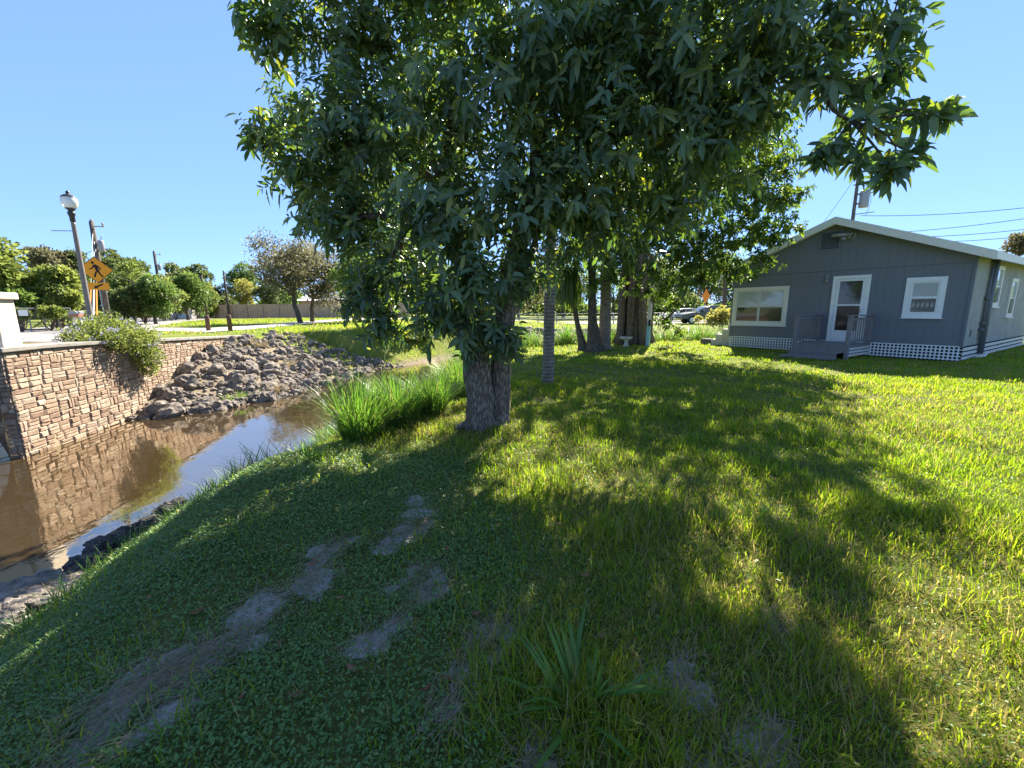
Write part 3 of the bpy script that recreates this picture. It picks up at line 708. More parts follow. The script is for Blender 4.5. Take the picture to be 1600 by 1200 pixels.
LOBES = [(430,40,5.6,78),(380,30,5.6,30),(560,60,6,110),(410,205,5.6,50),(470,262,5.6,70),(560,215,5.5,110),(540,345,5.5,72),(600,430,5.4,78),(605,508,5.3,46),(560,470,5.4,44),(690,480,5.2,66),(690,330,5,110),
 (745,430,4.9,75),(765,512,5.25,38),(705,150,5,120),(820,90,5,130),(830,290,5.2,125),(820,420,5.5,60),(960,60,5,130),(960,210,5.2,125),(1080,70,4.8,130),(1090,215,5,105),(930,340,5.6,85),(1050,320,5.8,80),(1160,150,4.7,85),
 (1200,50,4.5,105),(1310,40,4.3,85),(1390,45,4.2,62),(1285,120,4.2,70),(1350,130,4.2,60),(1400,110,4.2,40)]
main_l = [lobe_px(*q) for q in LOBES]
main_l += [lobe_px(*q) for q in ((450,-130,5.8,130),(330,-110,5.7,80),(582,320,8.3,80),(540,250,8.0,80),(625,400,8.0,60),(500,330,7.4,55),(470,180,7.5,60),(650,-120,5.6,160),(850,-140,5.4,170),(1050,-150,5.2,170),(1250,-130,4.9,150),(1400,-120,4.7,90),(600,-330,6.2,170),(830,-350,6,190),(1080,-330,5.8,190),(700,-60,6.8,150),(1000,-60,6.8,160),(900,120,6.8,150),(650,200,6.6,130),(1150,60,7.5,80),(1180,180,7.2,48),(738,518,5.2,32),(775,535,5.2,28),(800,522,5.3,28),(733,545,5.25,15),(806,548,5.3,13),(720,500,5.1,36))]
ros = rosettes(main_l, 255, .08, .185, .40, 11, 3, M['leaf_main'], "crown", MAIN, core=.15, drop=.25)
small = [lobe_px(*q) for q in ((1350,185,4.0,42),(1405,175,4.0,36),(1450,172,3.9,26),(1475,172,3.9,14),(1310,215,4.0,34),(1285,240,4,20),(1345,245,4,32),(1400,250,3.9,22),(1422,238,3.9,14),(1385,268,3.9,16))]
rosettes(small, 80, .12, .21, .42, 9, 5, M['leaf_main'], "crown", MAIN, core=.1, drop=.3)
mb = MB(); fork = np.array((xl-.3, by+.1, 3.0)); fork2 = np.array((xr_+.45, by, 3.1))
skeleton(mb, [fork, fork2], main_l, .085, .72, 1)
tipc = lobe_px(1280,120,4.2,10)[0]; hub = lobe_px(1330,190,4.05,10)[0]
branch(mb, tipc, hub, .022, .014)
for c, rad in small: branch(mb, hub, c, .012, .005, 4, .1, 5)
mb.build("limbs", M['limb'], MAIN, smooth=True)

# --- banyan behind
BP = atz(988, 537, 0); BN = thing("banyan_tree", "broad fig tree with a fluted multi-stemmed trunk behind the birdbath", "tree", (BP[0], BP[1], 0))
mb = MB()
for k in range(15):
    an = k*2.4; r_ = .12+.5*math.sqrt(k/15); x, y = BP[0]+math.cos(an)*r_*1.2, BP[1]+math.sin(an)*r_*.8
    hh = random.uniform(3.0, 4.5)
    mb.tube([(x*1+math.cos(an)*.12, y+math.sin(an)*.1, -.1), (x, y, .5), (x+random.uniform(-.08, .08), y, 1.6), (BP[0]+math.cos(an)*r_*1.1, y, hh)], [.24, .15, .11+.06*random.random(), .1], 8, True, .10)
mb.tube([(BP[0], BP[1], -.1), (BP[0], BP[1], 2), (BP[0], BP[1], 4.6)], [.40, .34, .34], 14, True, .08)
mb.build("trunk", M['bark'], BN, smooth=True)
bl = []
for px, py, y, rp in ((900,300,15.5,70),(980,250,15,90),(1080,230,14,90),(1160,230,14,70),(1200,300,13.6,50),(1180,360,13.6,45),(1120,400,13.8,45),(1060,390,14,50),(1000,370,15,55),(940,380,16,50),(1225,265,13.5,30),(1235,312,13.5,26),(1225,355,13.5,26),(1255,300,13.4,12),(1250,355,13.5,12),
                      (1200,225,13.8,36),(1100,300,14.5,80),(1010,300,16,80),(1095,435,14,26),(1135,425,13.8,22),(960,430,15.5,30),(1040,440,15,30),(1000,150,14.5,90),(1100,130,14.5,90),(1000,250,18.5,110),(1100,230,18.5,100),(900,260,19,90),(1080,420,17,30),(850,330,17,50),(1180,310,13.2,45),(1150,360,13.2,45),(1100,370,13,50),(1040,350,13.4,50),(1190,400,13.4,30),(1160,420,13.4,26),(1090,410,13.4,34),(1020,420,13.8,34),(960,400,14.2,40),(900,400,15,40),(860,400,15.5,36),(1140,270,13,55),(1205,370,13.2,28),(1215,250,11.4,40),(1190,190,11.2,60),(1225,310,11.4,34),(1150,120,11.5,90),(1080,0,12,70),(1200,90,11.3,55),(1055,470,16,24),(1040,500,17.5,20),(1062,515,18,13),(1030,455,15.5,22),(1100,200,12,80),(1150,280,11.8,60),(880,440,16.5,24),(930,445,15.2,22),(1000,455,14.6,20),(1070,445,13.2,20)):
    bl.append(lobe_px(px, py, y, rp))
rosettes(bl, 78, .10, .18, .55, 10, 11, M['leaf_banyan'], "crown", BN, droop=(.1, .5))
mb = MB(); top = np.array((BP[0], BP[1], 4.3))
skeleton(mb, [top, top+np.array([.9, -.8, .6]), top+np.array([-.9, -.5, .6])], bl, .16, .7, 2)
for k in range(16):     # aerial roots
    x = BP[0]+rng.uniform(-1.6, 1.6); y = BP[1]+rng.uniform(-1.2, .3); mb.tube([(x, y, 4), (x+.05, y, 2.4), (x, y, rng.uniform(.2, 1.8))], .014, 4)
mb.build("limbs", M['limb'], BN, smooth=True)

# --- palms
def frond(VL, FL, RL, base, yaw, L, rise, sagf, lw, ll, seed, nl=26):
    r = np.random.default_rng(seed); t = np.linspace(.12, 1, nl)
    d = np.array([math.cos(yaw), math.sin(yaw), 0]); s = np.array([-math.sin(yaw), math.cos(yaw), 0])
    C = np.array(base)+d*(L*t)[:,None]*.95+np.array([0, 0, 1.0])*(L*(rise*t-sagf*t*t))[:,None]
    T = unit(np.gradient(C, axis=0)); P, D, U = [], [], []
    for sg in (-1, 1):
        P.append(C); D.append(unit(T*.7+s*sg+np.array([0, 0, -.35])+r.normal(0, .08, C.shape))); U.append(np.tile([0, 0, 1.0], (nl, 1))+s*sg*-.3)
    P, D, U = map(np.concatenate, (P, D, U)); ln = ll*np.sin(np.pi*np.clip(np.concatenate([t, t])*.9+.08, 0, 1))**.6
    v, f = leaf_arrays(P, D, U, ln, np.full(len(P), lw), np.full(len(P), .25), .2)
    off = sum(len(a) for a in VL); VL.append(v); FL.append(f+off); RL.append(np.full(len(v), r.random()*.8))
    return C
def palm(name, label, base, pts, rad, fr, mat, top=None, bark=None, n=12):
    o = thing(name, label, "palm tree", base)
    trunk_mesh("trunk", pts, rad, bark or M['palm_bark'], o, n, .03, 20)
    VL, FL, RL = [], [], []; mb = MB(); tp = pts[-1]
    for i, (yaw, L, rise, sg) in enumerate(fr):
        C = frond(VL, FL, RL, tp, yaw, L, rise, sg, .045, .55*L/1.9, i*7+1); mb.tube([tp]+list(C[::5]), list(np.linspace(.022, .006, 1+len(C[::5]))), 5)
    mb.build("frond_stalks", M['limb'], o, smooth=True)
    raw_mesh("fronds", np.concatenate(VL), np.concatenate(FL), mat, o, attrs={"rnd": np.concatenate(RL)})
    return o
b = atz(857, 600, 0); t = aty(860, 300, b[1])
palm("palm_tree", "single straight ringed palm trunk standing just behind the twin trunk tree", (b[0], b[1], 0),
     [(b[0]-.02, b[1], -.1), (b[0]-.01, b[1], .15), (b[0], b[1], 1.2), (b[0]+.03, b[1], 2.4), (b[0]+.06, b[1]+.05, 4.6)], [.16, .128, .115, .11, .09],
     [(i*1.1, 1.0+.3*(i % 3)/3, .7-.2*(i % 4), .9) for i in range(8)], M['leaf_banyan'])
b = atz(944, 546, 0)
palm("palm_tree", "tall thick grey palm trunk left of the fig tree", (b[0], b[1], 0),
     [(b[0]+.02, b[1], -.1), (b[0]+.01, b[1], .2), (b[0], b[1], 2.0), (b[0]-.05, b[1], 3.6), (b[0]-.1, b[1]+.05, 6.2)], [.30, .24, .205, .18, .14],
     [(i*.83, 2.0, .7-.2*(i % 4), .85) for i in range(14)], M['leaf_banyan'])
b = atz(925, 549, 0)
palm("palm_tree", "smooth pale palm trunk flaring into a root mound", (b[0], b[1], 0),
     [(b[0]+.12, b[1], -.1), (b[0]+.1, b[1], .25), (b[0]-.02, b[1], 1.1), (b[0]-.05, b[1], 2.2), (b[0]-.1, b[1]+.05, 4.2)], [.42, .30, .17, .14, .11],
     [(i*.9, 1.7, .6-.2*(i % 4), .9) for i in range(12)], M['leaf_banyan'], bark=M['limb'])
# ponytail palm with hanging hair
pb = atz(908, 548, 0); pt_ = aty(890, 428, pb[1]-.1)
PT = thing("ponytail_palm", "leaning slim ponytail palm with long hanging strap leaves", "palm tree", (pb[0], pb[1], 0))
trunk_mesh("trunk", [(pb[0]+.12, pb[1], -.1), (pb[0]+.05, pb[1], .25), aty(903, 510, pb[1]), aty(897, 478, pb[1]-.05), pt_], [.3, .17, .10, .085, .07], M['limb'], PT, 10, .04, 16)
n = 520; an = rng.uniform(0, 6.283, n)
Pp = np.tile(pt_, (n, 1))+rng.normal(0, .05, (n, 3)); VV, FF = [], []
Lh = rng.uniform(.7, 1.25, n)
d = np.stack([np.cos(an), np.sin(an), np.zeros(n)], 1); s = np.stack([-np.sin(an), np.cos(an), np.zeros(n)], 1)
k1 = rng.uniform(.15, .55, n)[:,None]; Lc = Lh[:,None]
cs = [Pp, Pp+d*k1*.5+[0, 0, .16], Pp+d*k1*.95-np.array([0, 0, 1])*Lc*.3, Pp+d*k1*1.05-np.array([0, 0, 1])*Lc*.7, Pp+d*k1*1.05-np.array([0, 0, 1])*Lc*1.05]
vs = np.stack([q for c_ in cs for q in (c_-s*.009, c_+s*.009)], 1)
Tq = np.array([(0,1,3,2),(2,3,5,4),(4,5,7,6),(6,7,9,8)])
raw_mesh("strap_leaves", vs.reshape(-1, 3), (np.arange(n)[:,None,None]*10+Tq[None]).reshape(-1, 4), M['leaf_banyan'], PT, attrs={"rnd": np.repeat(rng.random(n)*.9, 10)})

# --- generic background trees
def bg_tree(name, label, px, py, rxp, ryp, y, mat, base=None, leaf=.22, n=5200, cat="tree", seed=1, trunk=True, group=None, nl=16, zg=None, gap=.62):
    r = np.random.default_rng(seed); c = aty(px, py, y); fw = float((c-CAMP)@cf); u = (px-800)/FPX
    rx = rxp*fw/FPX/math.sqrt(1+u*u)**.6*1.12; rz = ryp*fw/FPX*1.12
    bpos = np.array([c[0], c[1], 0]) if base is None else aty(base, 490, y)
    bz = hz(bpos[0], bpos[1]) if zg is None else zg
    o = thing(name, label, cat, (bpos[0], bpos[1], bz), group)
    cen, rad = [], []
    for k in range(nl):
        d = unit(r.normal(size=3)); d[2] = d[2]*.9+.1; q = r.uniform(.35, .92)
        cen.append(c+d*q*np.array([rx, rx*.8, rz])); rad.append(r.uniform(.18, .52)*min(rx, rz))
    cen.append(c); rad.append(min(rx, rz)*.55)
    cen = np.array(cen); rad = np.array(rad); pw = rad**2/np.sum(rad**2)
    k = r.choice(len(cen), n, p=pw); d = unit(r.normal(size=(n, 3))); d[:,2] = np.abs(d[:,2])*np.where(r.random(n) < .72, 1, -1)
    P = cen[k]+d*(rad[k]*r.uniform(gap, 1.1, n)*(1+.15*np.sin(d[:,0]*7+k)))[:,None]
    P[:,2] = np.maximum(P[:,2], bz+.1)
    D = unit(d+r.normal(0, .8, (n, 3))); L = leaf*r.uniform(.6, 1.3, n)
    v, f = card_arrays(P, D, unit(r.normal(size=(n, 3))), L, L*.6)
    tone = np.clip(.45+.2*np.sin(k*2.3)+r.normal(0, .2, n), 0, 1)
    raw_mesh("crown" if trunk else "foliage", v, f, mat, o, attrs={"rnd": np.repeat(tone, 4)})
    mb = MB()
    if trunk:
        tr = max(.08, .035*rx+.06); fk = np.array([bpos[0]*.6+c[0]*.4, bpos[1], max(bz+.8, c[2]-rz*.55)])
        pts = branch(mb, (bpos[0], bpos[1], bz-.1), fk, tr*1.25, tr*.85, 9, .03)
        mb.build("trunk", M['limb'], o, smooth=True); mb = MB()
        for q in range(0, len(cen), 1): branch(mb, fk, cen[q], tr*.45, tr*.1, 5, .1)
        mb.build("limbs", M['limb'], o, smooth=True)
    else:
        for q in range(len(cen)): branch(mb, (c[0], c[1], bz), cen[q], .03, .01, 4, .1)
        mb.build("stems", M['limb'], o, smooth=True)
    return o
bg_tree("leafy_tree", "bright green tree at the far left edge behind the wire fence", 14, 452, 62, 46, 25, M['tl_light'], n=7000, leaf=.3, seed=1, zg=.6)
bg_tree("leafy_tree", "rounded bright green tree behind the wire fence, left of the street lamp", 82, 462, 42, 34, 26, M['tl_light'], n=6000, leaf=.28, seed=2)
bg_tree("thin_tree", "sparse greyish tree rising behind the bright green trees at far left", 78, 412, 42, 26, 44, M['tl_olive'], n=5000, leaf=.3, seed=3, gap=.3)
bg_tree("thin_tree", "greyish tree close behind the street lamp", 118, 425, 22, 36, 46, M['tl_dark'], n=3500, leaf=.3, seed=30, gap=.3)
bg_tree("spreading_tree", "dark domed tree behind the walking figure sign", 190, 426, 40, 26, 52, M['tl_dark'], n=5500, leaf=.35, seed=4)
bg_tree("leafy_tree", "large yellow green tree right of the walking figure sign", 202, 448, 46, 42, 36, M['tl_light'], n=8000, leaf=.3, seed=5)
bg_tree("leafy_tree", "small green tree beside the second utility pole", 238, 466, 28, 30, 34, M['tl_mid'], n=4600, leaf=.24, seed=6)
bg_tree("spreading_tree", "broad dark domed tree behind the middle utility poles", 292, 438, 46, 22, 62, M['tl_dark'], n=6000, leaf=.4, seed=7)
bg_tree("leafy_tree", "mid green tree leaning over the far end of the road", 288, 460, 32, 28, 48, M['tl_mid'], n=5000, leaf=.32, seed=8)
bg_tree("leafy_tree", "yellowish tree right beside the far parked car", 324, 468, 24, 28, 58, M['tl_light'], n=4200, leaf=.3, seed=9)
bg_tree("leafy_tree", "distant dark green tree above the far end of the road", 345, 466, 22, 20, 70, M['tl_dark'], n=3000, leaf=.4, seed=10)
bg_tree("leafy_tree", "green tree behind the left end of the wooden fence", 378, 440, 26, 24, 72, M['tl_mid'], n=4200, leaf=.36, seed=11)
bg_tree("yellow_shrub", "bright yellow green bush rising over the wooden fence", 382, 463, 26, 18, 68, M['tl_yellow'], n=3500, leaf=.3, seed=12, cat="bush", trunk=False)
bg_tree("oak_tree", "olive grey open crowned tree on the lawn before the wooden fence", 440, 424, 56, 52, 33, M['tl_olive'], base=469, n=12000, leaf=.17, seed=13, nl=26, gap=.35)
bg_tree("oak_tree", "second olive grey tree close beside the open crowned one", 492, 436, 44, 48, 36, M['tl_olive'], base=487, n=8500, leaf=.18, seed=14, nl=20, gap=.35)
bg_tree("leafy_tree", "dark tree between the wooden fence and the oak like trees", 420, 462, 20, 30, 68, M['tl_dark'], n=3200, leaf=.34, seed=15)
bg_tree("leafy_tree", "green tree with slim trunk near the red hydrant", 556, 440, 40, 45, 34, M['tl_mid'], base=553, n=5000, leaf=.26, seed=16)
bg_tree("bank_tree", "tree on the far bank at the canal bend behind the shade tree", 655, 420, 60, 75, 25, M['tl_mid'], base=655, n=8000, leaf=.22, seed=17, zg=-.1)
for i, (px, py, rx, ry, y, m, lab) in enumerate(((600,450,50,40,66,'tl_mid',"distant green tree seen under the left of the shade tree"),
     (720,452,50,40,64,'tl_mid',"distant tree seen just left of the twin trunks"),(810,448,44,40,62,'tl_olive',"distant olive tree seen right of the twin trunks"),
     (880,450,46,42,62,'tl_light',"distant bright tree seen behind the ponytail palm"),(960,446,50,45,64,'tl_mid',"distant tree behind the fig tree's trunk"),
     (1040,440,44,42,60,'tl_light',"distant bright tree left of the passing car"),(1105,440,40,40,66,'tl_olive',"distant olive tree behind the orange road sign"),
     (1150,446,40,44,60,'tl_dark',"distant dark tree beside the grey house"))):
    bg_tree("distant_tree", lab, px, py, rx, ry, y, M[m], n=4200, leaf=.38, seed=40+i)
bg_tree("thin_tree", "sparse tree top showing over the right end of the roof", 1594, 386, 22, 16, 26, M['tl_olive'], n=1800, leaf=.16, seed=60, gap=.3)
# far off wood closing the horizon
nw = 60000; r = np.random.default_rng(77)
th = r.uniform(-1.15, 1.25, nw); rad_ = r.uniform(88, 104, nw); top_ = 3.6+1.6*np.sin(th*23)+1.1*np.sin(th*51+1)+.9*np.sin(th*9+2); zz = np.abs(r.random(nw))**.8*np.maximum(top_, 1.5)
Pw = np.stack([np.sin(th)*rad_, np.cos(th)*rad_, zz+.2], 1); v, f = card_arrays(Pw, rand_dirs(nw), rand_dirs(nw), r.uniform(.5, 1.1, nw), r.uniform(.4, .8, nw))
tag(raw_mesh("far_wood", v, f, M['tl_mid'], attrs={"rnd": np.repeat(np.clip(.45+.3*np.sin(th*37)+r.normal(0, .2, nw), 0, 1), 4)}), "far off line of mixed green woods along the horizon", "woods", kind="stuff")
# bushes
for px, py, rx, ry, y, m, lab, s in ((640,552,38,26,21.5,'tl_dark',"dark shaded shrub at the canal bend",70),(600,545,24,22,20.5,'tl_dark',"shaded grassy shrub at the rock slope's right end",71),(690,545,20,14,24.5,'tl_mid',"low shrub by the bank tree",72),
     (1116,497,26,17,27,'tl_yellow',"feathery yellow green bush beside the white block steps",73),(960,530,9,12,20,'tl_dark',"dry shrubby growth at the fig tree's foot",75),(30,492,26,9,22,'tl_bush',"weedy growth along the wire fence",77),(75,490,24,10,22.5,'tl_bush',"second patch of weedy growth along the wire fence",78)):
    bg_tree("shrub", lab, px, py, rx, ry, y, M[m], n=2600, leaf=.13 if y < 24 else .16, seed=s, cat="bush", trunk=False, nl=10)
for i, (px, py, rx, ry, y, m, lab) in enumerate(((20,470,40,26,24,'tl_mid',"dense low foliage under the tree at the far left edge"),(88,474,34,20,25,'tl_light',"dense low foliage behind the wire fence, beside the young palm"),(185,470,34,24,33,'tl_dark',"dense dark undergrowth behind the sign post"),(222,474,26,18,35,'tl_mid',"undergrowth below the large yellow green tree"),(272,477,28,14,50,'tl_dark',"dark undergrowth at the far bend of the road"),(350,478,16,14,62,'tl_dark',"dark bushes past the far parked car"),(162,458,30,34,40,'tl_mid',"tall green bush mass between the sign post and the lamp"),(262,462,28,28,44,'tl_light',"bright bush mass behind the second utility pole"),(305,470,26,20,54,'tl_mid',"rounded bush mass left of the plain roadside pole"))):
    bg_tree("undergrowth_bush", lab, px, py, rx, ry, y, M[m], n=3200, leaf=.26, seed=90+i, cat="bush", trunk=False, nl=14)
# small palm behind the wire fence
pbase = aty(108, 495, 24)
palm("young_palm", "young feathery palm behind the wire fence", (pbase[0], pbase[1], .62), [(pbase[0], pbase[1], .5), (pbase[0], pbase[1], .9), (pbase[0], pbase[1], 1.3)], [.1, .09, .07], [(i*.8, 1.5, .9-.25*(i % 3), .7) for i in range(10)], M['tl_light'])

# ------------------------------------------------------------------ retaining wall of stacked stone
def stone_cells(length, z0, ztop):
    """ashlar rectangles (s0,s1,z0,z1); ztop(s) is the top"""
    cells = []; z = z0
    zmax = max(ztop(0), ztop(length))
    while z < zmax:
        rh = random.uniform(.165, .225); s = -random.uniform(0, .2)
        while s < length:
            bw = random.uniform(.17, .34); q = random.random()
            def hs(a, b, k):
                cut = sorted([0]+[ (i+random.uniform(-.18, .18))/k for i in range(1, k)]+[1])
                for u, v in zip(cut[:-1], cut[1:]): cells.append((a, b, z+rh*u, z+rh*v))
            if q < .74: hs(s, s+bw, random.choice((2, 2, 3, 3)))
            elif q < .93:
                vw = bw*random.uniform(.22, .34)
                if random.random() < .5: cells.append((s, s+vw, z, z+rh)); hs(s+vw, s+bw, random.choice((2, 3)))
                else: cells.append((s+bw-vw, s+bw, z, z+rh)); hs(s, s+bw-vw, random.choice((2, 3)))
            else:
                for i in range(3): cells.append((s+bw*i/3, s+bw*(i+1)/3, z, z+rh))
            s += bw
        z += rh
    out = []
    for a, b, c, d in cells:
        a = max(a, 0); b = min(b, length)
        if b-a < .03: continue
        t = ztop((a+b)/2)
        if c > t-.02: continue
        d = min(d, t)
        if d-c < .02: continue
        out.append((a, b, c, d))
    return out
def stone_face(name, p0, dr, nr, length, z0, ztop, parent, skip=None, depth=.028):
    V, F, Rn = [], [], []
    p0 = np.array(p0); dr = np.array(dr); nr = np.array(nr); g = .005
    for a, b, c, d in stone_cells(length, z0, ztop):
        if skip and skip(a, b, c, d): continue
        n0 = len(V); tone = random.random(); dep = depth*random.uniform(.55, 1.0)
        us = np.linspace(a+g, b-g, 4); ws = np.linspace(c+g, d-g, 4)
        for j, w_ in enumerate(ws):
            for i, u_ in enumerate(us):
                edge = i in (0, 3) or j in (0, 3); h = 0.004 if edge else dep*random.uniform(.45, 1.2)
                if not edge:
                    u2 = u_ + (random.uniform(.45, .8)*(b-a)/3)*(-1 if i == 1 else 1); w2 = w_ + (random.uniform(.40, .75)*(d-c)/3)*(-1 if j == 1 else 1)
                else: u2, w2 = u_+random.uniform(-.003, .003), w_+random.uniform(-.003, .003)
                q = p0+dr*u2+nr*h; V.append((q[0], q[1], w2)); Rn.append(tone)
        for j in range(3):
            for i in range(3): k = n0+j*4+i; F.append((k, k+1, k+5, k+4))
    o = raw_mesh(name, V, F, M['stone'], parent, attrs={"rnd": Rn}); o.data.polygons.foreach_set("use_smooth", np.zeros(len(o.data.polygons), dtype=bool))
    bm = bmesh.new(); bm.from_mesh(o.data); bmesh.ops.recalc_face_normals(bm, faces=bm.faces); bm.to_mesh(o.data); bm.free(); return o
WLEN = float(np.linalg.norm(WB-WA)); ztop = lambda s: 1.0-.39*ss(np.array(max(0, s-.5)/(WLEN)))*1.0 if False else 1.0-.37*max(0, min(1, (s-1.2)/(WLEN-1.2)))
RW = thing("retaining_wall", "long stacked stone retaining wall with concrete coping above the canal", "wall", (WA[0], WA[1], -1.4))
def strip(mb, s0, s1, d0, d1, zb, zt, base=WA, dr=WD, nr=WN, k=12):
    for i in range(k):
        a, b_ = s0+(s1-s0)*i/k, s0+(s1-s0)*(i+1)/k
        P = [base+dr*a+nr*d0, base+dr*b_+nr*d0, base+dr*b_+nr*d1, base+dr*a+nr*d1]
        za, zc = zt(a), zt(b_); ya, yc = zb(a), zb(b_)
        mb.add([(P[0][0], P[0][1], ya), (P[1][0], P[1][1], yc), (P[2][0], P[2][1], yc), (P[3][0], P[3][1], ya), (P[0][0], P[0][1], za), (P[1][0], P[1][1], zc), (P[2][0], P[2][1], zc), (P[3][0], P[3][1], za)],
               ([(3,2,1,0)] + [(4,5,6,7)] + [(0,1,5,4),(2,3,7,6)] + ([(3,0,4,7)] if i == 0 else []) + ([(1,2,6,5)] if i == k-1 else [])))
mb = MB(); strip(mb, 0, WLEN, -.42, -.0, lambda s: -1.6, lambda s: ztop(s)-.06); mb.build("wall_core", M['joint'], RW)
mb = MB(); strip(mb, -.07, WLEN+.05, -.47, .06, lambda s: ztop(s)-.055, lambda s: ztop(s)+.02); mb.build("coping", M['coping'], RW, .012)
stone_face("stone_facing", WA+WN*.001, WD, WN, WLEN, -1.25, lambda s: ztop(s)-.058, RW)
stone_face("end_facing", WA-WN*.20-WD*.001, WN, -WD, .20, -1.25, lambda s: .94, RW, depth=.04)
# arched bridge
BR = thing("bridge", "stone faced road bridge with a pale arch at the left edge", "bridge", (*hp(1.5), -1.4))
ARC, ARR = 1.5, 1.30      # arch centre along the wall and radius
zsp = WL-.15
def in_arch(s, z, r=ARR): return (s-ARC)**2+(z-zsp)**2 < r*r and z > zsp or (abs(s-ARC) < r and z <= zsp)
mb = MB(); poly = []
n = 22; prev = None
for i in range(n):
    a0 = math.pi*(1-i/n); a1 = math.pi*(1-(i+1)/n)
    s0_, s1_ = ARC+ARR*math.cos(a0), ARC+ARR*math.cos(a1); za, zb_ = zsp+ARR*math.sin(a0), zsp+ARR*math.sin(a1)
    P = [hp(s0_, -.3), hp(s1_, -.3), hp(s1_, 0), hp(s0_, 0)]
    mb.add([(*P[0], za), (*P[1], zb_), (*P[2], zb_), (*P[3], za)]+[(*q, .94) for q in P], [(3,2,1,0),(4,5,6,7),(0,1,5,4),(2,3,7,6)])
for s0_, s1_ in ((0.0, ARC-ARR), (ARC+ARR, 7.0)):
    P = [hp(s0_, -.3), hp(s1_, -.3), hp(s1_, 0), hp(s0_, 0)]
    mb.add([(*q, -1.6) for q in P]+[(*q, .94) for q in P], [(3,2,1,0),(4,5,6,7),(0,1,5,4),(1,2,6,5),(2,3,7,6),(3,0,4,7)])
mb.build("head_wall", M['joint'], BR)
stone_face("stone_facing", np.array(hp(0, .001)), HD, HN, 7.0, -1.25, lambda s: .93, BR, skip=lambda a, b, c, d: any(in_arch(x, z, ARR+.17) for x in (a, b, (a+b)/2) for z in (c, d)))
mb = MB()
for i in range(n):
    a0 = math.pi*(1-(i+.04)/n); a1 = math.pi*(1-(i+.96)/n)
    pts = [(ARC+r_*math.cos(q), zsp+r_*math.sin(q)) for r_, q in ((ARR-.01, a0), (ARR+.17, a0), (ARR+.17, a1), (ARR-.01, a1))]
    mb.add([(*hp(s_, d_), z_) for d_ in (.002, .07) for s_, z_ in pts], [(3,2,1,0),(4,5,6,7),(0,1,5,4),(1,2,6,5),(2,3,7,6),(3,0,4,7)])
mb.build("arch_ring", M['cream'], BR, .008)
mb = MB()
for i in range(n):
    a0 = math.pi*(1-i/n); a1 = math.pi*(1-(i+1)/n)
    q = [(*hp(ARC+ARR*math.cos(a_), d_), zsp+ARR*math.sin(a_)) for a_ in (a0, a1) for d_ in (-.3, -3.6)]
    mb.add([q[0], q[2], q[3], q[1]], [(0,1,2,3)])
mb.build("barrel_vault", M['joint'], BR)
mb = MB(); P = [hp(-.4, -3.8), hp(7, -3.8), hp(7, -.31), hp(-.0, -.31)]
mb.add([(*q, .70) for q in P]+[(*q, .985) for q in P], [(3,2,1,0),(4,5,6,7),(0,1,5,4),(1,2,6,5),(2,3,7,6),(3,0,4,7)]); mb.build("deck", M['coping'], BR)
# parapet end pillar
q_ = WA-WN*.24; rr_ = ray(-3, 520); A2 = np.array([[rr_[0], -WD[0]], [rr_[1], -WD[1]]]); t_, s_ = np.linalg.solve(A2, q_)
pp = q_+WD*s_
PL = thing("parapet_pillar", "cream stucco end pillar with a flat cap at the left edge of the bridge", "pillar", (pp[0], pp[1], .98))
ang = math.atan2(HD[1], HD[0])
MP = Matrix.Translation((pp[0], pp[1], .985)) @ Matrix.Rotation(math.atan2(WD[1], WD[0]), 4, 'Z'); MQ = Matrix.Translation((pp[0], pp[1], .985)) @ Matrix.Rotation(ang, 4, 'Z')
MB(MP).box((0, 0, .42), (.36, .36, .84)).build("shaft", M['cream'], PL, .015)
MB(MP).box((0, 0, .90), (.46, .46, .12)).build("cap", M['cream'], PL, .02)
MB(MQ).box((1.76, -.04, .36), (3.0, .22, .72)).build("parapet", M['cream'], PL, .015)

# ------------------------------------------------------------------ rocks
def rock_mesh(seed, name="boulder", sub=3):
    bm = bmesh.new(); bmesh.ops.create_icosphere(bm, subdivisions=sub, radius=.5)
    rr = random.Random(seed); sc = (rr.uniform(.8, 1.15), rr.uniform(.75, 1.0), rr.uniform(.65, .95)); o3 = Vector((seed*3.1, seed*1.7, seed*2.3))
    for v in bm.verts:
        d = v.co.normalized(); k = 1+.42*mnoise.noise(d*1.3+o3)+.22*mnoise.noise(d*3.1+o3)+.12*mnoise.noise(d*7+o3)+(.09*mnoise.noise(d*15+o3)+.05*mnoise.noise(d*31+o3) if sub > 3 else 0)
        v.co = Vector((d.x*sc[0], d.y*sc[1], d.z*sc[2]))*.5*k
    me = bpy.data.meshes.new(name); bm.to_mesh(me); bm.free(); return me
protos = []
for i in range(14):
    me = rock_mesh(i+1); me.materials.append(M['rock']); protos.append(me)
cands = []
tries = 0
def rock_zone(x, y):
    q = np.array([x]), np.array([y])
    if inside(*q, CANAL)[0]: return None
    df = dist_poly(*q, FAR)[0]; dn = dist_poly(*q, NEAR)[0]
    if dn < df: return None
    sw = (x-WA[0])*(-WN[0])+(y-WA[1])*(-WN[1])
    if sw > -.08 and y < 17: return None
    return df
placed = []
while len(placed) < 285 and tries < 20000:
    tries += 1
    x, y = random.uniform(-10.4, -4.6), random.uniform(9.0, 18.6)
    df = rock_zone(x, y)
    if df is None or df > 4.4: continue
    if x > -7.2 and y > 14 and df > 2.2: continue
    if random.random() < .45*ss(np.array((y-14.5)/3)) : continue
    s = (.18+.36*random.random()**1.8)*(1.0 if y < 15 else .85)
    if any((x-a)**2+(y-b)**2 < (.33*(s+c))**2 for a, b, c in placed): continue
    placed.append((x, y, s))
wl_cnt = 0
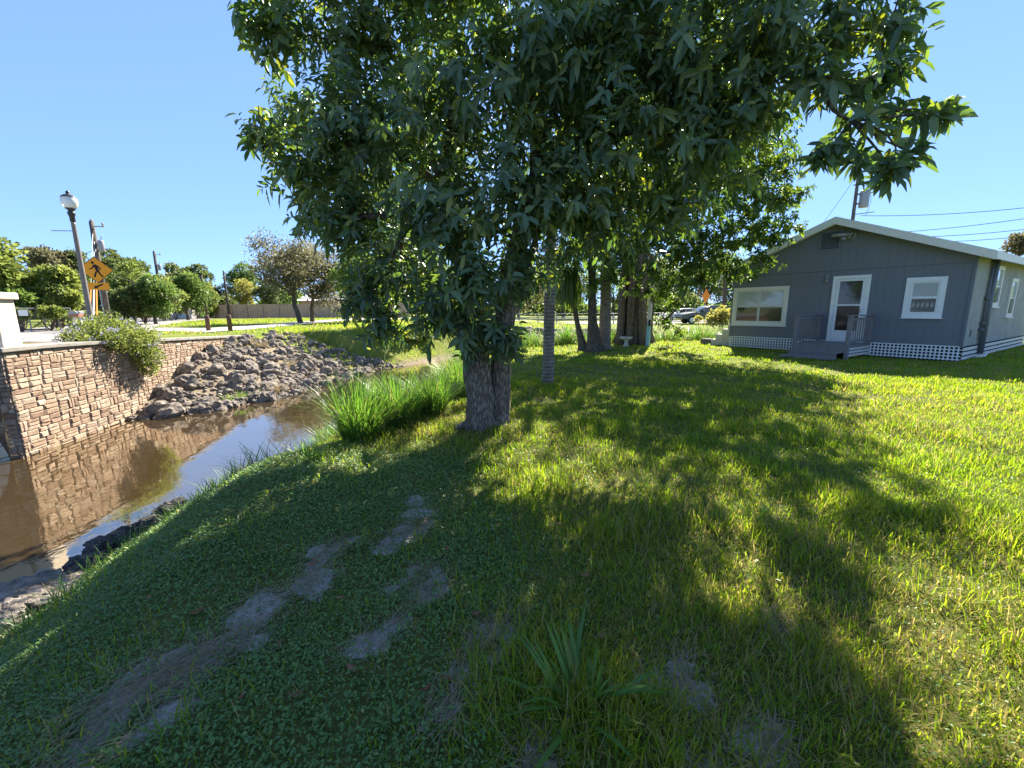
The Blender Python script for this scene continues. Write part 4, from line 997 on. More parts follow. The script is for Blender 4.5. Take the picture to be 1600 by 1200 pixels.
for x, y, s in placed:
    o = bpy.data.objects.new("boulder", random.choice(protos)); COL.objects.link(o)
    z = hz(x, y); o.location = (x, y, z+.10*s); o.scale = (s*1.15, s*1.15, s*1.1)
    o.rotation_euler = (random.uniform(-.5, .5), random.uniform(-.5, .5), random.uniform(0, 6.28))
    df = rock_zone(x, y); sw = -((x-WA[0])*(-WN[0])+(y-WA[1])*(-WN[1]))
    lab = ("rough grey brown boulder at the water's edge below the rock slope" if df < .55 else
           "rough grey brown boulder lying against the stone retaining wall" if sw < .6 and y < 16.5 else
           "rough grey boulder at the sandy right end of the rock slope" if y > 15.5 else
           "rough grey brown boulder midway up the rock slope")
    tag(o, lab, "rock", "boulders heaped on the far canal bank")
# small rubble between them and on the far bank right of the canal bend
def rubble(name, label, n, fn, s0, s1, mat):
    bm = bmesh.new(); bmesh.ops.create_icosphere(bm, subdivisions=1, radius=.5); bv = np.array([v.co[:] for v in bm.verts]); bf = np.array([[v.index for v in f.verts] for f in bm.faces]); bm.free()
    Vv, Ff = [], []; i = 0
    while i < n:
        p = fn()
        if p is None: continue
        s = random.uniform(s0, s1); an = random.uniform(0, 6.28); jit = 1+np.random.default_rng(i).normal(0, .16, (len(bv), 1))
        q = bv*jit*np.array([s, s*.8, s*.6]); co, si = math.cos(an), math.sin(an)
        q = np.stack([q[:,0]*co-q[:,1]*si+p[0], q[:,0]*si+q[:,1]*co+p[1], q[:,2]+p[2]+.1*s], 1); Vv.append(q); Ff.append(bf+i*len(bv)); i += 1
    return tag(raw_mesh(name, np.concatenate(Vv), np.concatenate(Ff), mat), label, "rubble", kind="stuff")
rubble("soil_crumbs", "crumbs of pale sandy soil on the bare patches", 6000, LATE_GRIT, .003, .016, rough_mat("sandy_crumb", (.26, .22, .18), (.56, .52, .47), 30))
def f1():
    x, y = random.uniform(-10.3, -4.7), random.uniform(9.0, 18.8); df = rock_zone(x, y)
    if df is None or df > 3.4 or (x > -7.2 and y > 14 and df > 2.4): return None
    return (x, y, hz(x, y))
rubble("rubble", "small broken stone filling gaps between the boulders", 1300, f1, .05, .18, M['rock'])
def f2():
    x, y = random.uniform(.5, 10), random.uniform(24, 31); q = np.array([x]), np.array([y])
    if inside(*q, CANAL)[0]: return None
    df = dist_poly(*q, FAR)[0]
    if df > 3.2: return None
    return (x, y, hz(x, y))
rubble("rubble", "grey riprap on the far bank seen beyond the palm trunk", 900, f2, .15, .55, M['rock'])
fr_v = []
for i, (px, py, s, sz, m, lab) in enumerate(((180,852,.46,.9,'rock_dark',"dark craggy rock standing in the water at the near bank"),(236,818,.34,.7,'rock_dark',"dark rock beside the long grass at the near waterline"),
        (70,925,.8,.4,'rock',"flat grey limestone ledge at the near waterline"),(10,962,.6,.5,'rock',"grey ledge rock at the lower left edge of the canal"),(140,885,.45,.5,'rock_dark',"dark small rock linking the ledge and the dark craggy rock"),(270,792,.35,.8,'rock_dark',"small dark rock under the bank grass"),(375,742,.26,.7,'rock',"small pale rock under the long bank grass"))):
    me = rock_mesh(40+i, "bank_rock", 5); me.materials.append(M[m]); p = atz(px, py, WL+.05)
    o = bpy.data.objects.new("bank_rock", me); COL.objects.link(o); o.location = (p[0], p[1], WL+.04); o.scale = (s, s, s*sz); o.rotation_euler = (0, 0, i*1.3+.4)
    tag(o, lab, "rock")
# dry tufts among the rocks
for i, (px, py, h, lab) in enumerate(((430,612,.4,"golden grass tuft at the foot of the rock slope"),(365,627,.3,"olive grass tuft at the waterline below the boulders"),(455,565,.35,"dry tan grass tuft among the boulders"),(520,598,.35,"golden grass tuft near the right end of the rocks"),(560,592,.3,"golden grass tuft beside the canal bend"),(405,545,.35,"dry tan grass tuft high on the rock slope"),(398,608,.25,"green grass tuft among the waterside boulders"))):
    zg = {612: -.8, 627: -.85, 565: -.2, 598: -.8, 592: -.85, 545: .2, 608: -.6}[py]
    p = atz(px, py, zg); o = clump_mesh("dry_tuft", 160, h, .014, .25, M['straw'] if 'tan' in lab or 'golden' in lab else M['reed'], 80+i, .3, .9)
    o.location = (p[0], p[1], hz(p[0], p[1])); tag(o, lab, "grass tuft", "grass tufts on the rock slope")

# ------------------------------------------------------------------ flowering bush on the wall
bc = WA+WD*2.6
FB_ = thing("flowering_bush", "yellow green bush with lilac flowers spilling over the stone wall", "bush", (bc[0]-.3*WN[0], bc[1]-.3*WN[1], .9))
def wallp(s, d, z): q = WA+WD*s+WN*d; return np.array((q[0], q[1], z))
fl = [(wallp(2.4,-.35,1.12),.32),(wallp(2.9,-.3,1.22),.36),(wallp(3.4,-.25,1.15),.30),(wallp(1.95,-.35,1.02),.24),(wallp(2.8,.08,.98),.36),(wallp(3.3,.12,.9),.36),(wallp(3.1,.16,.6),.30),(wallp(3.5,.18,.5),.26),(wallp(3.35,.16,.22),.2),(wallp(3.8,-.05,.92),.22),(wallp(2.4,.06,.98),.26)]
n = 11000; r = np.random.default_rng(5); wts = np.array([q[1]**2 for q in fl]); k = r.choice(len(fl), n, p=wts/wts.sum())
d = unit(r.normal(size=(n, 3))); P = np.array([q[0] for q in fl])[k]+d*(np.array([q[1] for q in fl])[k]*r.uniform(.45, 1.18, n)*(.9+.2*np.sin(d[:,0]*6+k)))[:,None]
L = r.uniform(.04, .08, n); v, f = card_arrays(P, unit(d+r.normal(0, .8, (n, 3))), unit(r.normal(size=(n, 3))), L, L*.5)
raw_mesh("foliage", v, f, M['tl_bush'], FB_, attrs={"rnd": np.repeat(r.random(n), 4)})
n = 900; k = r.choice(len(fl), 90); cc = np.array([q[0] for q in fl])[k]; dd = unit(r.normal(size=(90, 3))+np.array([.5, -.6, .5])); cc = cc+dd*(np.array([q[1] for q in fl])[k]*1.05)[:,None]
kk = r.integers(0, 90, n); P = cc[kk]+r.normal(0, .022, (n, 3)); v, f = card_arrays(P, unit(dd[kk]+r.normal(0, .7, (n, 3))), unit(r.normal(size=(n, 3))), r.uniform(.02, .035, n), r.uniform(.02, .03, n))
raw_mesh("flowers", v, f, M['flower'], FB_, attrs={"rnd": np.repeat(r.random(n), 4)})
mb = MB()
for q in fl: branch(mb, wallp(2.7, -.6, .85), q[0], .015, .006, 4, .1)
mb.build("stems", M['limb'], FB_)

# ------------------------------------------------------------------ house
def siding_mat():
    m, n, l, p, o = new_mat("blue_grey_siding")
    v = texco(n, l, (1, 1, .35)); f = noise_tex(n, l, v, 1.6, 7, .65); g = noise_tex(n, l, texco(n, l, (6, 6, .5)), 9, 6, .7)
    raw = texco(n, l); sx = n.new("ShaderNodeSeparateXYZ"); l.new(raw, sx.inputs[0])
    def mth(op, a, b):
        q = n.new("ShaderNodeMath"); q.operation = op
        for k, val in ((0, a), (1, b)):
            if isinstance(val, (int, float)): q.inputs[k].default_value = val
            else: l.new(val, q.inputs[k])
        return q.outputs[0]
    u = mth('ADD', mth('MULTIPLY', sx.outputs[0], float(HX[0])), mth('MULTIPLY', sx.outputs[1], float(HX[1])))
    fr = mth('ABSOLUTE', mth('SUBTRACT', mth('FRACT', mth('MULTIPLY', u, 1/.2032), 0), .5), 0)
    gro = ramp(n, l, fr, [(0, (0, 0, 0)), (.035, (1, 1, 1))])
    c = ramp(n, l, f, [(.3, (.15, .163, .186)), (.7, (.172, .186, .21))])
    c = mixc(n, l, .25, c, ramp(n, l, g, [(.35, (.135, .15, .18)), (.65, (.20, .215, .25))]))
    dirt = noise_tex(n, l, texco(n, l, (1, 1, .6)), 2.6, 7, .7); zz = ramp(n, l, sx.outputs[2], [(.40, (1, 1, 1)), (.75, (0, 0, 0))])
    c = mixc(n, l, mth('MULTIPLY', mth('MULTIPLY', zz, dirt), .5), c, (.20, .18, .15))
    l.new(mixc(n, l, gro, mixc(n, l, .45, c, (.06, .07, .09)), c), p.inputs["Base Color"])
    l.new(bump(n, l, gro, .5, .006, bump(n, l, g, .10, .004)), p.inputs["Normal"]); p.inputs["Roughness"].default_value = .62; p.inputs["Specular IOR Level"].default_value = .3
    return m
M['siding'] = siding_mat()
def block_mat():
    m, n, l, p, o = new_mat("painted_block")
    br = n.new("ShaderNodeTexBrick"); v = texco(n, l, (1, 1, 1))
    cx = n.new("ShaderNodeSeparateXYZ"); l.new(v, cx.inputs[0]); cmb = n.new("ShaderNodeCombineXYZ")
    ad = n.new("ShaderNodeMath"); ad.operation = 'MULTIPLY_ADD'; l.new(cx.outputs[0], ad.inputs[0]); ad.inputs[1].default_value = float(HY[0])
    ad2 = n.new("ShaderNodeMath"); ad2.operation = 'MULTIPLY'; l.new(cx.outputs[1], ad2.inputs[0]); ad2.inputs[1].default_value = float(HY[1]); l.new(ad2.outputs[0], ad.inputs[2])
    l.new(ad.outputs[0], cmb.inputs[0]); l.new(cx.outputs[2], cmb.inputs[1]); l.new(cmb.outputs[0], br.inputs["Vector"])
    br.inputs["Scale"].default_value = 1; br.inputs["Brick Width"].default_value = .4; br.inputs["Row Height"].default_value = .2; br.inputs["Mortar Size"].default_value = .008; br.inputs["Mortar Smooth"].default_value = .5
    f = noise_tex(n, l, v, 2.2, 8, .7)
    l.new(ramp(n, l, f, [(.3, (.23, .23, .22)), (.5, (.30, .30, .285)), (.72, (.38, .36, .33))]), p.inputs["Base Color"])
    inv = n.new("ShaderNodeMath"); inv.operation = 'SUBTRACT'; inv.inputs[0].default_value = 1; l.new(br.outputs["Fac"], inv.inputs[1])
    l.new(bump(n, l, inv.outputs[0], .6, .006, bump(n, l, noise_tex(n, l, v, 40, 6), .4, .008)), p.inputs["Normal"]); p.inputs["Roughness"].default_value = .8
    return m
M['block'] = block_mat()
HZ = 0.03
HS = thing("house", "single storey blue grey gabled house with white trimmed windows and lattice skirting", "house", (HOUSE_A[0], HOUSE_A[1], HZ))
# local frame: x along the gable front (left to right), y into the house, z up
HM = Matrix(((HX[0], HY[0], 0, HOUSE_A[0]), (HX[1], HY[1], 0, HOUSE_A[1]), (0, 0, 1, HZ), (0, 0, 0, 1)))
def hb(): return MB(HM)
EV, AP, DEP, SK = 2.88, 4.16, 9.0, .40
MID = HL/2
slope = (AP-EV)/MID
hroof = lambda x: EV + slope*(MID-abs(x-MID))
# gable front: two tiers of vertical boards with grooves
mb = hb(); mb.b2((0, -.02, SK), (HL, .06, 2.70))
mb.prism([(0, -.032, 2.705), (HL, -.032, 2.705), (HL, -.032, EV), (MID, -.032, AP), (0, -.032, EV)], (0, .092, 0))
mb.build("siding", M['siding'], HS)
hb().b2((-.03, -.045, SK), (.06, .02, EV-.02)).build("corner_trim", M['siding'], HS); hb().b2((HL-.05, -.045, SK), (HL+.015, .065, EV-.02)).build("corner_trim", M['siding'], HS)
mb = hb(); mb.b2((HL-.2, .061, SK), (HL, DEP, EV)); mb.b2((0, .061, SK), (.2, DEP, EV)); mb.b2((.2, DEP-.2, SK), (HL-.2, DEP, EV)); mb.build("wall", M['block'], HS)
mb = hb(); mb.b2((.21, .065, SK+.01), (HL-.21, DEP-.21, SK+.05)); mb.build("floor", M['void'], HS)
# lattice skirting
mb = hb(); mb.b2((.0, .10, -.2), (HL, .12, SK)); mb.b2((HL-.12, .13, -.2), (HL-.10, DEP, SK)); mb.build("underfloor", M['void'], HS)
mb = hb(); pit = .092; lw = .034
nx_ = int(HL/pit)
for i in range(nx_+1): mb.b2((i*pit, -.012, .0), (i*pit+lw, -.004, SK))
for j in range(5): mb.b2((0, -.022, .02+j*pit), (HL, -.0125, .02+j*pit+lw*.9))
mb.build("lattice_skirting", M['white'], HS)
mb = hb()
for j in range(3): mb.b2((HL+.005, .03, .03+j*.125), (HL+.03, DEP, .03+j*.125+.085))
mb.build("slat_skirting", M['offwhite'], HS)
# roof
mb = hb(); OV, OF, TH = .36, .34, .16
xl_, xr2 = -OV, HL+OV; ze = hroof(0)-slope*OV
for sgn in (0, 1):
    if sgn == 0: prof = [(xl_, ze+.03), (MID, AP+.03), (MID, AP+.03+TH), (xl_, ze+.03+TH)]
    else: prof = [(MID, AP+.03), (xr2, ze+.03), (xr2, ze+.03+TH), (MID, AP+.03+TH)]
    mb.prism([(x, -OF, z) for x, z in prof], (0, DEP+2*OF, 0))
mb.build("roof", M['roofwhite'], HS)
mb = hb()
for sgn in (0, 1):
    prof = [(xl_-.01, ze-.02), (MID, AP-.02), (MID, AP+.05+TH), (xl_-.01, ze+.05+TH)] if sgn == 0 else [(MID, AP-.02), (xr2+.01, ze-.02), (xr2+.01, ze+.05+TH), (MID, AP+.05+TH)]
    mb.prism([(x, -OF-.03, z) for x, z in prof], (0, .028, 0))
mb.b2((xr2+.002, -OF, ze-.0), (xr2+.03, DEP+OF, ze+.04+TH)); mb.b2((xl_-.03, -OF, ze-.0), (xl_-.002, DEP+OF, ze+.04+TH))
mb.build("fascia", M['trim'], HS)
# gable vent
VT = None
mb = hb(); vx = 3.02
mb.b2((vx-.30, -.062, 3.36), (vx+.30, -.033, 3.42)); mb.b2((vx-.30, -.062, 3.94), (vx+.30, -.033, 3.99)); mb.b2((vx-.30, -.062, 3.42), (vx-.25, -.033, 3.94)); mb.b2((vx+.25, -.062, 3.42), (vx+.30, -.033, 3.94))
VT = mb.build("gable_vent", M['siding'], HS)
mb = hb()
for j in range(9):
    z = 3.44+j*.056; mb.prism([(vx-.25, -.056, z), (vx-.25, -.036, z+.045), (vx-.25, -.034, z+.045), (vx-.25, -.054, z)], (.5, 0, 0))
mb.build("louvres", M['pvc'], VT)
mb = hb(); mb.b2((vx-.25, -.0345, 3.42), (vx+.25, -.033, 3.94)); mb.build("vent_backing", M['void'], VT)
mb = hb(); mb.tube([(vx+.62, -.03, 3.80), (vx+.62, -.16, 3.82), (vx+.52, -.20, 3.80), (vx+.44, -.24, 3.72)], .025, 8); mb.lathe([(.055, 0), (.06, .08), (.03, .1)], (vx+.42, -.24, 3.62), 12)
mb.tube([(vx+.60, -.1, 3.80), (vx+.3, -.22, 3.80), (vx+.10, -.25, 3.80)], [.055, .06, .05], 10); mb.tube([(vx+.56, -.12, 3.62), (vx+.66, -.1, 3.72), (vx+.67, -.08, 3.9)], .03, 8); mb.box((vx+.5, -.06, 3.74), (.14, .07, .16))
mb.build("flood_light", M['metal'], HS, smooth=True)
# windows and door
def window(x0, x1, z0, z1, tw, mull, upper, lower, y=-.02, trim='trim', sill=True, split=.5):
    mb = hb(); y1 = y-.035
    mb.b2((x0, y1, z1-tw), (x1, y, z1)); mb.b2((x0, y1, z0), (x1, y, z0+tw)); mb.b2((x0, y1, z0+tw), (x0+tw, y, z1-tw)); mb.b2((x1-tw, y1, z0+tw), (x1, y, z1-tw))
    if sill: mb.b2((x0-.02, y1-.035, z0-.028), (x1+.02, y-.0, z0-.001))
    fr = mb.build("window", M[trim], HS, .004)
    n = 2 if mull else 1; gx0, gx1 = x0+tw, x1-tw; zm = z0+tw+(z1-z0-2*tw)*split
    mb = hb(); st_ = .035
    for i in range(n):
        a_, b_ = gx0+(gx1-gx0)*i/n+.004, gx0+(gx1-gx0)*(i+1)/n-.004
        for c_, d_ in ((z0+tw+.002, zm), (zm+.002, z1-tw-.002)):
            yy = y-.022
            mb.b2((a_, yy, c_), (b_, y-.002, c_+st_)); mb.b2((a_, yy, d_-st_), (b_, y-.002, d_)); mb.b2((a_, yy, c_+st_), (a_+st_, y-.002, d_-st_)); mb.b2((b_-st_, yy, c_+st_), (b_, y-.002, d_-st_))
    mb.build("sash", M['white'] if trim == 'white' else M['offwhite'], fr)
    mb = hb(); mb.b2((gx0+.01, y-.010, z0+tw+.01), (gx1-.01, y-.0015, zm)); mb.build("lower_pane", M[lower], fr)
    mb = hb(); mb.b2((gx0+.01, y-.010, zm+.003), (gx1-.01, y-.0015, z1-tw-.01)); mb.build("upper_pane", M[upper], fr)
    return fr
window(.03, 1.96, .86, 2.28, .13, True, 'blind', 'glass')
w2 = window(5.06, 5.92, 1.20, 2.36, .13, False, 'blind', 'curtain', trim='white')
mb = hb()
for i in range(5):     # lace swags behind the lower pane
    xx = 5.25+i*.10; mb.prism([(xx, -.0312, 1.50), (xx+.05, -.0312, 1.50), (xx+.07, -.0312, 1.58), (xx+.04, -.0312, 1.66), (xx+.0, -.0312, 1.6)], (0, .001, 0))
mb.build("lace", plain("grey_lace", (.34, .33, .32), .8, .2), w2)
# door
dx0, dx1, dz0, dz1 = 3.24, 4.22, .44, 2.52
mb = hb(); mb.b2((dx0, -.065, dz1-.10), (dx1, -.02, dz1)); mb.b2((dx0, -.065, dz0), (dx0+.10, -.02, dz1-.10)); mb.b2((dx1-.10, -.065, dz0), (dx1, -.02, dz1-.10)); mb.b2((dx0, -.09, dz0-.04), (dx1, -.02, dz0-.001))
DR = mb.build("door", M['white'], HS, .004)
a_, b_, c_, d_ = dx0+.105, dx1-.105, dz0+.005, dz1-.105
mb = hb(); mb.b2((a_, -.05, c_), (b_, -.022, c_+.32)); mb.b2((a_, -.05, d_-.07), (b_, -.022, d_)); mb.b2((a_, -.05, c_+.32), (a_+.085, -.022, d_-.07)); mb.b2((b_-.085, -.05, c_+.32), (b_, -.022, d_-.07)); mb.b2((a_+.085, -.052, 1.56), (b_-.085, -.022, 1.61))
mb.build("door_leaf", M['white'], DR, .004)
mb = hb(); mb.b2((a_+.08, -.036, c_+.315), (b_-.08, -.024, 1.565)); mb.b2((a_+.08, -.034, 1.605), (b_-.08, -.024, d_-.065)); mb.build("door_glass", M['glass'], DR)
mb = hb(); mb.tube([(b_-.045, -.05, 1.45), (b_-.045, -.10, 1.45), (b_-.045, -.10, 1.33), (b_-.045, -.05, 1.33)], .009, 6); mb.build("handle", M['metal'], DR)
mb = hb(); mb.b2((3.03, -.06, 2.44), (3.11, -.033, 2.56)); mb.lathe([(.028, 0), (.042, .03), (.042, .09), (.02, .11)], (3.07, -.10, 2.33), 12); mb.tube([(3.07, -.05, 2.5), (3.07, -.10, 2.48), (3.07, -.10, 2.43)], .012, 6); mb.build("porch_light", M['metal'], HS)
# side wall pipe and windows
mb = hb(); px_ = HL+.09; mb.tube([(px_, 1.55, .12), (px_, 1.55, EV-.05)], .07, 10); mb.tube([(px_-.03, 1.40, .55), (px_-.03, 1.40, EV-.05)], .025, 8); mb.box((px_-.04, 1.48, 1.75), (.10, .30, .07)); mb.box((px_-.04, 1.5, 1.02), (.10, .34, .06)); mb.box((px_-.04, 1.45, .84), (.10, .24, .06)); mb.tube([(px_, 1.56, 1.0), (px_+.05, 1.95, 1.02)], .012, 6)
mb.build("waste_pipe", M['pvc'], HS, smooth=True)
mb = hb(); mb.tube([(px_+.02, 1.0, .06), (px_+.10, 1.6, .06), (px_+.06, 2.0, .12)], .03, 8); mb.build("drain_pipe", M['offwhite'], HS, smooth=True)
def side_window(y0, y1, z0, z1):
    fr = hb(); t = .12; x0, x1 = HL+.002, HL+.05
    fr.b2((x0, y0, z1-t), (x1, y1, z1)); fr.b2((x0, y0, z0), (x1, y1, z0+t)); fr.b2((x0, y0, z0+t), (x1, y0+t, z1-t)); fr.b2((x0, y1-t, z0+t), (x1, y1, z1-t)); fr.b2((x0, y0-.03, z0-.04), (x1+.04, y1+.03, z0-.001))
    o = fr.build("window", M['trim'], HS, .004)
    q = hb(); q.b2((HL+.003, y0+t+.005, z0+t+.005), (HL+.012, y1-t-.005, (z0+z1)/2-.02)); q.build("lower_pane", M['glass'], o)
    q = hb(); q.b2((HL+.003, y0+t+.005, (z0+z1)/2+.02), (HL+.012, y1-t-.005, z1-t-.005)); q.build("upper_pane", M['blind'], o)
    q = hb(); q.b2((HL+.003, y0+t, (z0+z1)/2-.018), (HL+.03, y1-t, (z0+z1)/2+.018)); q.build("sash", M['white'], o)
side_window(2.05, 2.95, 1.50, 2.70); side_window(4.3, 5.2, 1.15, 2.4)
mb = hb(); mb.b2((HL+.002, .52, .66), (HL+.02, .66, .86)); mb.build("wall_vent", M['pvc'], HS)
# stoop with rails
SX0, SX1, SD = 3.02, 4.40, 1.75
ST = thing("stoop", "grey painted wooden stoop with baluster rails below the white door", "stoop", (*(HM @ Vector((3.7, -.9, 0)))[:2], HZ))
mb = hb()
for i in range(12): mb.b2((SX0-.03, -SD+i*SD/12*.98+.003, SK-.035), (SX1+.03, -SD+(i+1)*SD/12*.98-.003, SK+.0))
mb.build("deck_boards", M['greypaint'], ST)
mb = hb(); mb.b2((SX0, -SD+.02, .18), (SX1, -SD+.05, SK-.036)); mb.b2((SX0, -SD+.05, .1), (SX0+.03, -.03, SK-.036)); mb.b2((SX1-.03, -SD+.05, .1), (SX1, -.03, SK-.036))
mb.build("skirt", M['greypaint'], ST)
mb = hb(); mb.b2((SX0-.05, -SD-.30, .17), (SX1-.1, -SD+.01, .205)); mb.b2((SX0, -SD-.27, -.05), (SX1-.12, -SD-.24, .169)); mb.build("step", M['greypaint'], ST)
mb = hb(); mb.b2((SX0-.1, -SD-.62, .0), (SX1-.1, -SD-.29, .06)); mb.build("step", M['greypaint'], ST)
mb = hb()
for j in range(3): mb.b2((SX1+.004, -SD+.1, .06+j*.10), (SX1+.02, -.06, .06+j*.10+.055))
mb.build("side_slats", M['offwhite'], ST)
for xs in (SX0, SX1):
    mb = hb(); mb.b2((xs-.05, -SD+.01, -.1 if xs > 4 else .2), (xs+.05, -SD+.11, SK+.86)); mb.build("post", M['greypaint'], ST, .006); hb().b2((xs-.045, -.13, SK), (xs+.045, -.04, SK+.86)).build("post", M['greypaint'], ST, .006)
    mb = hb(); mb.b2((xs-.07, -SD-.04, SK+.861), (xs+.07, -.035, SK+.895)); mb.build("hand_rail", M['greypaint'], ST, .004); mb = hb(); mb.b2((xs-.02, -SD+.111, SK+.74), (xs+.02, -.131, SK+.81)); mb.build("rail", M['greypaint'], ST, .004); hb().b2((xs-.02, -SD+.111, SK+.08), (xs+.02, -.131, SK+.15)).build("rail", M['greypaint'], ST, .004)
    mb = hb()
    for i in range(9):
        yy = -SD+.22+i*(SD-.46)/8; mb.b2((xs-.014, yy-.014, SK+.151), (xs+.014, yy+.014, SK+.739))
    mb.build("balusters", M['greypaint'], ST)
# block steps left of house
BS = None
mb = hb(); x0 = -.06
for (xa, xb, za, zb_) in ((-1.0, -.52, 0, .22), (-.515, x0, 0, .22), (-.80, -.42, .225, .44), (-.415, x0, .225, .44), (-.55, x0, .445, .66), (-.32, x0, .665, .88)):
    mb.b2((xa, .35, za-.02), (xb, .75, zb_))
o = mb.build("block_steps", M['cmu'], None, .01, origin=(*(HM @ Vector((-.5, .55, 0)))[:2], HZ)); tag(o, "stepped stack of white concrete blocks against the house's left corner", "block steps")
mb = hb(); mb.b2((-1.42, .30, -.02), (-1.02, .72, .21)); mb.b2((-1.40, .32, .21), (-1.06, .70, .225))
o = mb.build("concrete_block", M['cmu_dark'], None, .015, origin=(*(HM @ Vector((-1.2, .5, 0)))[:2], HZ)); tag(o, "dark dirty concrete block at the low end of the white block steps", "block")

# ------------------------------------------------------------------ yard things
p = atz(1012, 541, 0)
PO = thing("painted_post", "leaning white timber post with pale blue lower half near the fig tree", "post", (p[0], p[1], 0))
t = aty(1017.5, 455, p[1]); mid_ = np.array(p)+(np.array(t)-np.array(p))*.42
MB().tube([p-np.array([0, 0, .1]), mid_], [.095, .09], 4).build("lower_shaft", M['bluepaint'], PO)
MB().tube([mid_, t, np.array(t)+(np.array(t)-mid_)*.6], [.089, .085, .08], 4).build("upper_shaft", M['offwhite'], PO)
MB().box((mid_[0]-.02, mid_[1]-.11, mid_[2]+.02), (.09, .06, .26)).build("switch_box", M['black'], PO, .01)
p = atz(978, 543, 0); z = hz(p[0], p[1])
o = MB().lathe([(.17, 0), (.18, .03), (.13, .06), (.08, .12), (.065, .2), (.07, .27), (.12, .31), (.22, .35), (.26, .40), (.255, .42), (.235, .41), (.17, .37), (.0, .355)], (0, 0, 0), 22).build("birdbath", M['cmu'], None, smooth=True)
o.location = (p[0], p[1], z); tag(o, "small white pedestal birdbath at the foot of the fig tree", "birdbath")

# ------------------------------------------------------------------ street things
def leaning(px0, py0, z0): return atz(px0, py0, z0)
# street lamp
lp = aty(146, 520, 15.2); lz = hz(lp[0], lp[1])
LT = thing("street_lamp", "street lamp with a white acorn globe and black fittings beside the road", "street lamp", (lp[0], lp[1], lz))
hh = float(aty(102, 300, 15.2)[2])-lz
MB().lathe([(.16, 0), (.16, .25), (.12, .32), (.10, .5), (.085, .6), (.05+.012, hh-1.05), (.055, hh-.95)], lp*np.array([1, 1, 0])+np.array([0, 0, lz]), 16).build("pole", M['polemetal'], LT, smooth=True)
MB().lathe([(.056, hh-.98), (.075, hh-.95), (.075, hh-.8), (.10, hh-.72), (.11, hh-.66), (.07, hh-.63), (.10, hh-.57), (.15, hh-.535)], (lp[0], lp[1], lz), 16).build("fitter", M['blackmetal'], LT, smooth=True)
MB().lathe([(.13, hh-.535), (.19, hh-.46), (.22, hh-.36), (.225, hh-.28), (.205, hh-.2), (.19, hh-.17)], (lp[0], lp[1], lz), 22).build("globe", M['globe'], LT, smooth=True)
MB().lathe([(.21, hh-.175), (.195, hh-.15), (.13, hh-.10), (.06, hh-.07), (.05, hh-.05), (.06, hh-.02), (.05, hh+.01), (.015, hh+.05)], (lp[0], lp[1], lz), 18).build("cap", M['blackmetal'], LT, smooth=True)
q0 = aty(110, 361, 15.2); q1 = aty(80, 358.5, 15.2); MB().tube([(lp[0], lp[1], q0[2]), (q1[0], q1[1], q0[2]+.02)], .014, 6).build("banner_arm", M['polemetal'], LT)
# pedestrian crossing sign
sp = aty(164, 500, 18.5); sz = hz(sp[0], sp[1]); scn = aty(153, 421.5, 18.5)
SG = thing("crossing_sign", "yellow diamond sign with a black walking figure above an arrow plate", "road sign", (sp[0], sp[1], sz))
yaw = math.atan2(-sp[0], sp[1])*1.0      # faces the camera side of the road
SMX = Matrix.Translation((sp[0], sp[1], scn[2])) @ Matrix.Rotation(math.atan2(-sp[0], sp[1]), 4, 'Z')
hd = .56
def rdiamond(h, rr_=.05): return [(0, h), (h, 0), (0, -h), (-h, 0)]
def flat(mb, pts, y0, y1): mb.prism([(x, y0, z) for x, z in pts], (0, y1-y0, 0))
mb = MB(SMX); flat(mb, rdiamond(hd), -.012, 0); mb.build("sign_panel", M['black'], SG)
mb = MB(SMX); flat(mb, rdiamond(hd-.035), -.016, -.0125); SPN = mb.build("sign_face", M['yellow'], SG)
mb = MB(SMX)
flat(mb, [(-.075+.05*math.cos(k*.5236)*1.0, .29+.055*math.sin(k*.5236)) for k in range(12)], -.020, -.0165)
flat(mb, [(-.075, .215), (.0, .225), (.055, .19), (.09, -.02), (.0, -.05), (-.03, .05), (-.05, .13)], -.020, -.0165)
flat(mb, [(-.06, .20), (-.12, .09), (-.20, .03), (-.205, .0), (-.17, .0), (-.09, .05), (-.03, .13)], -.0201, -.0165)
flat(mb, [(.05, .19), (.12, .14), (.16, .02), (.145, -.02), (.12, .0), (.09, .09), (.05, .12)], -.0201, -.0165)
flat(mb, [(.0, -.03), (.05, -.05), (-.0, -.15), (-.05, -.31), (-.11, -.32), (-.06, -.14)], -.0202, -.0165)
flat(mb, [(.03, -.03), (.09, -.01), (.11, -.12), (.21, -.29), (.16, -.315), (.05, -.14)], -.0202, -.0165)
mb.build("walking_figure", M['black'], SG)
pz = float(aty(159, 448, 18.5)[2])-scn[2]
mb = MB(SMX); flat(mb, [(-.33, pz+.17), (.33, pz+.17), (.33, pz-.13), (-.33, pz-.13)], -.012, 0); mb.build("arrow_plate", M['yellow'], SG)
mb = MB(SMX); flat(mb, [(-.16, pz-.08), (-.02, pz-.06), (-.05, pz-.03), (.15, pz+.09), (.11, pz+.14), (-.09, pz+.02), (-.13, pz+.05)], -.0155, -.0125); mb.build("arrow", M['black'], SG)
mb = MB(SMX); mb.box((0, .03, (sz-scn[2]+hd)/2-.1), (.05, .035, hd-.2+scn[2]-sz)); mb.build("post", M['metal'], SG)
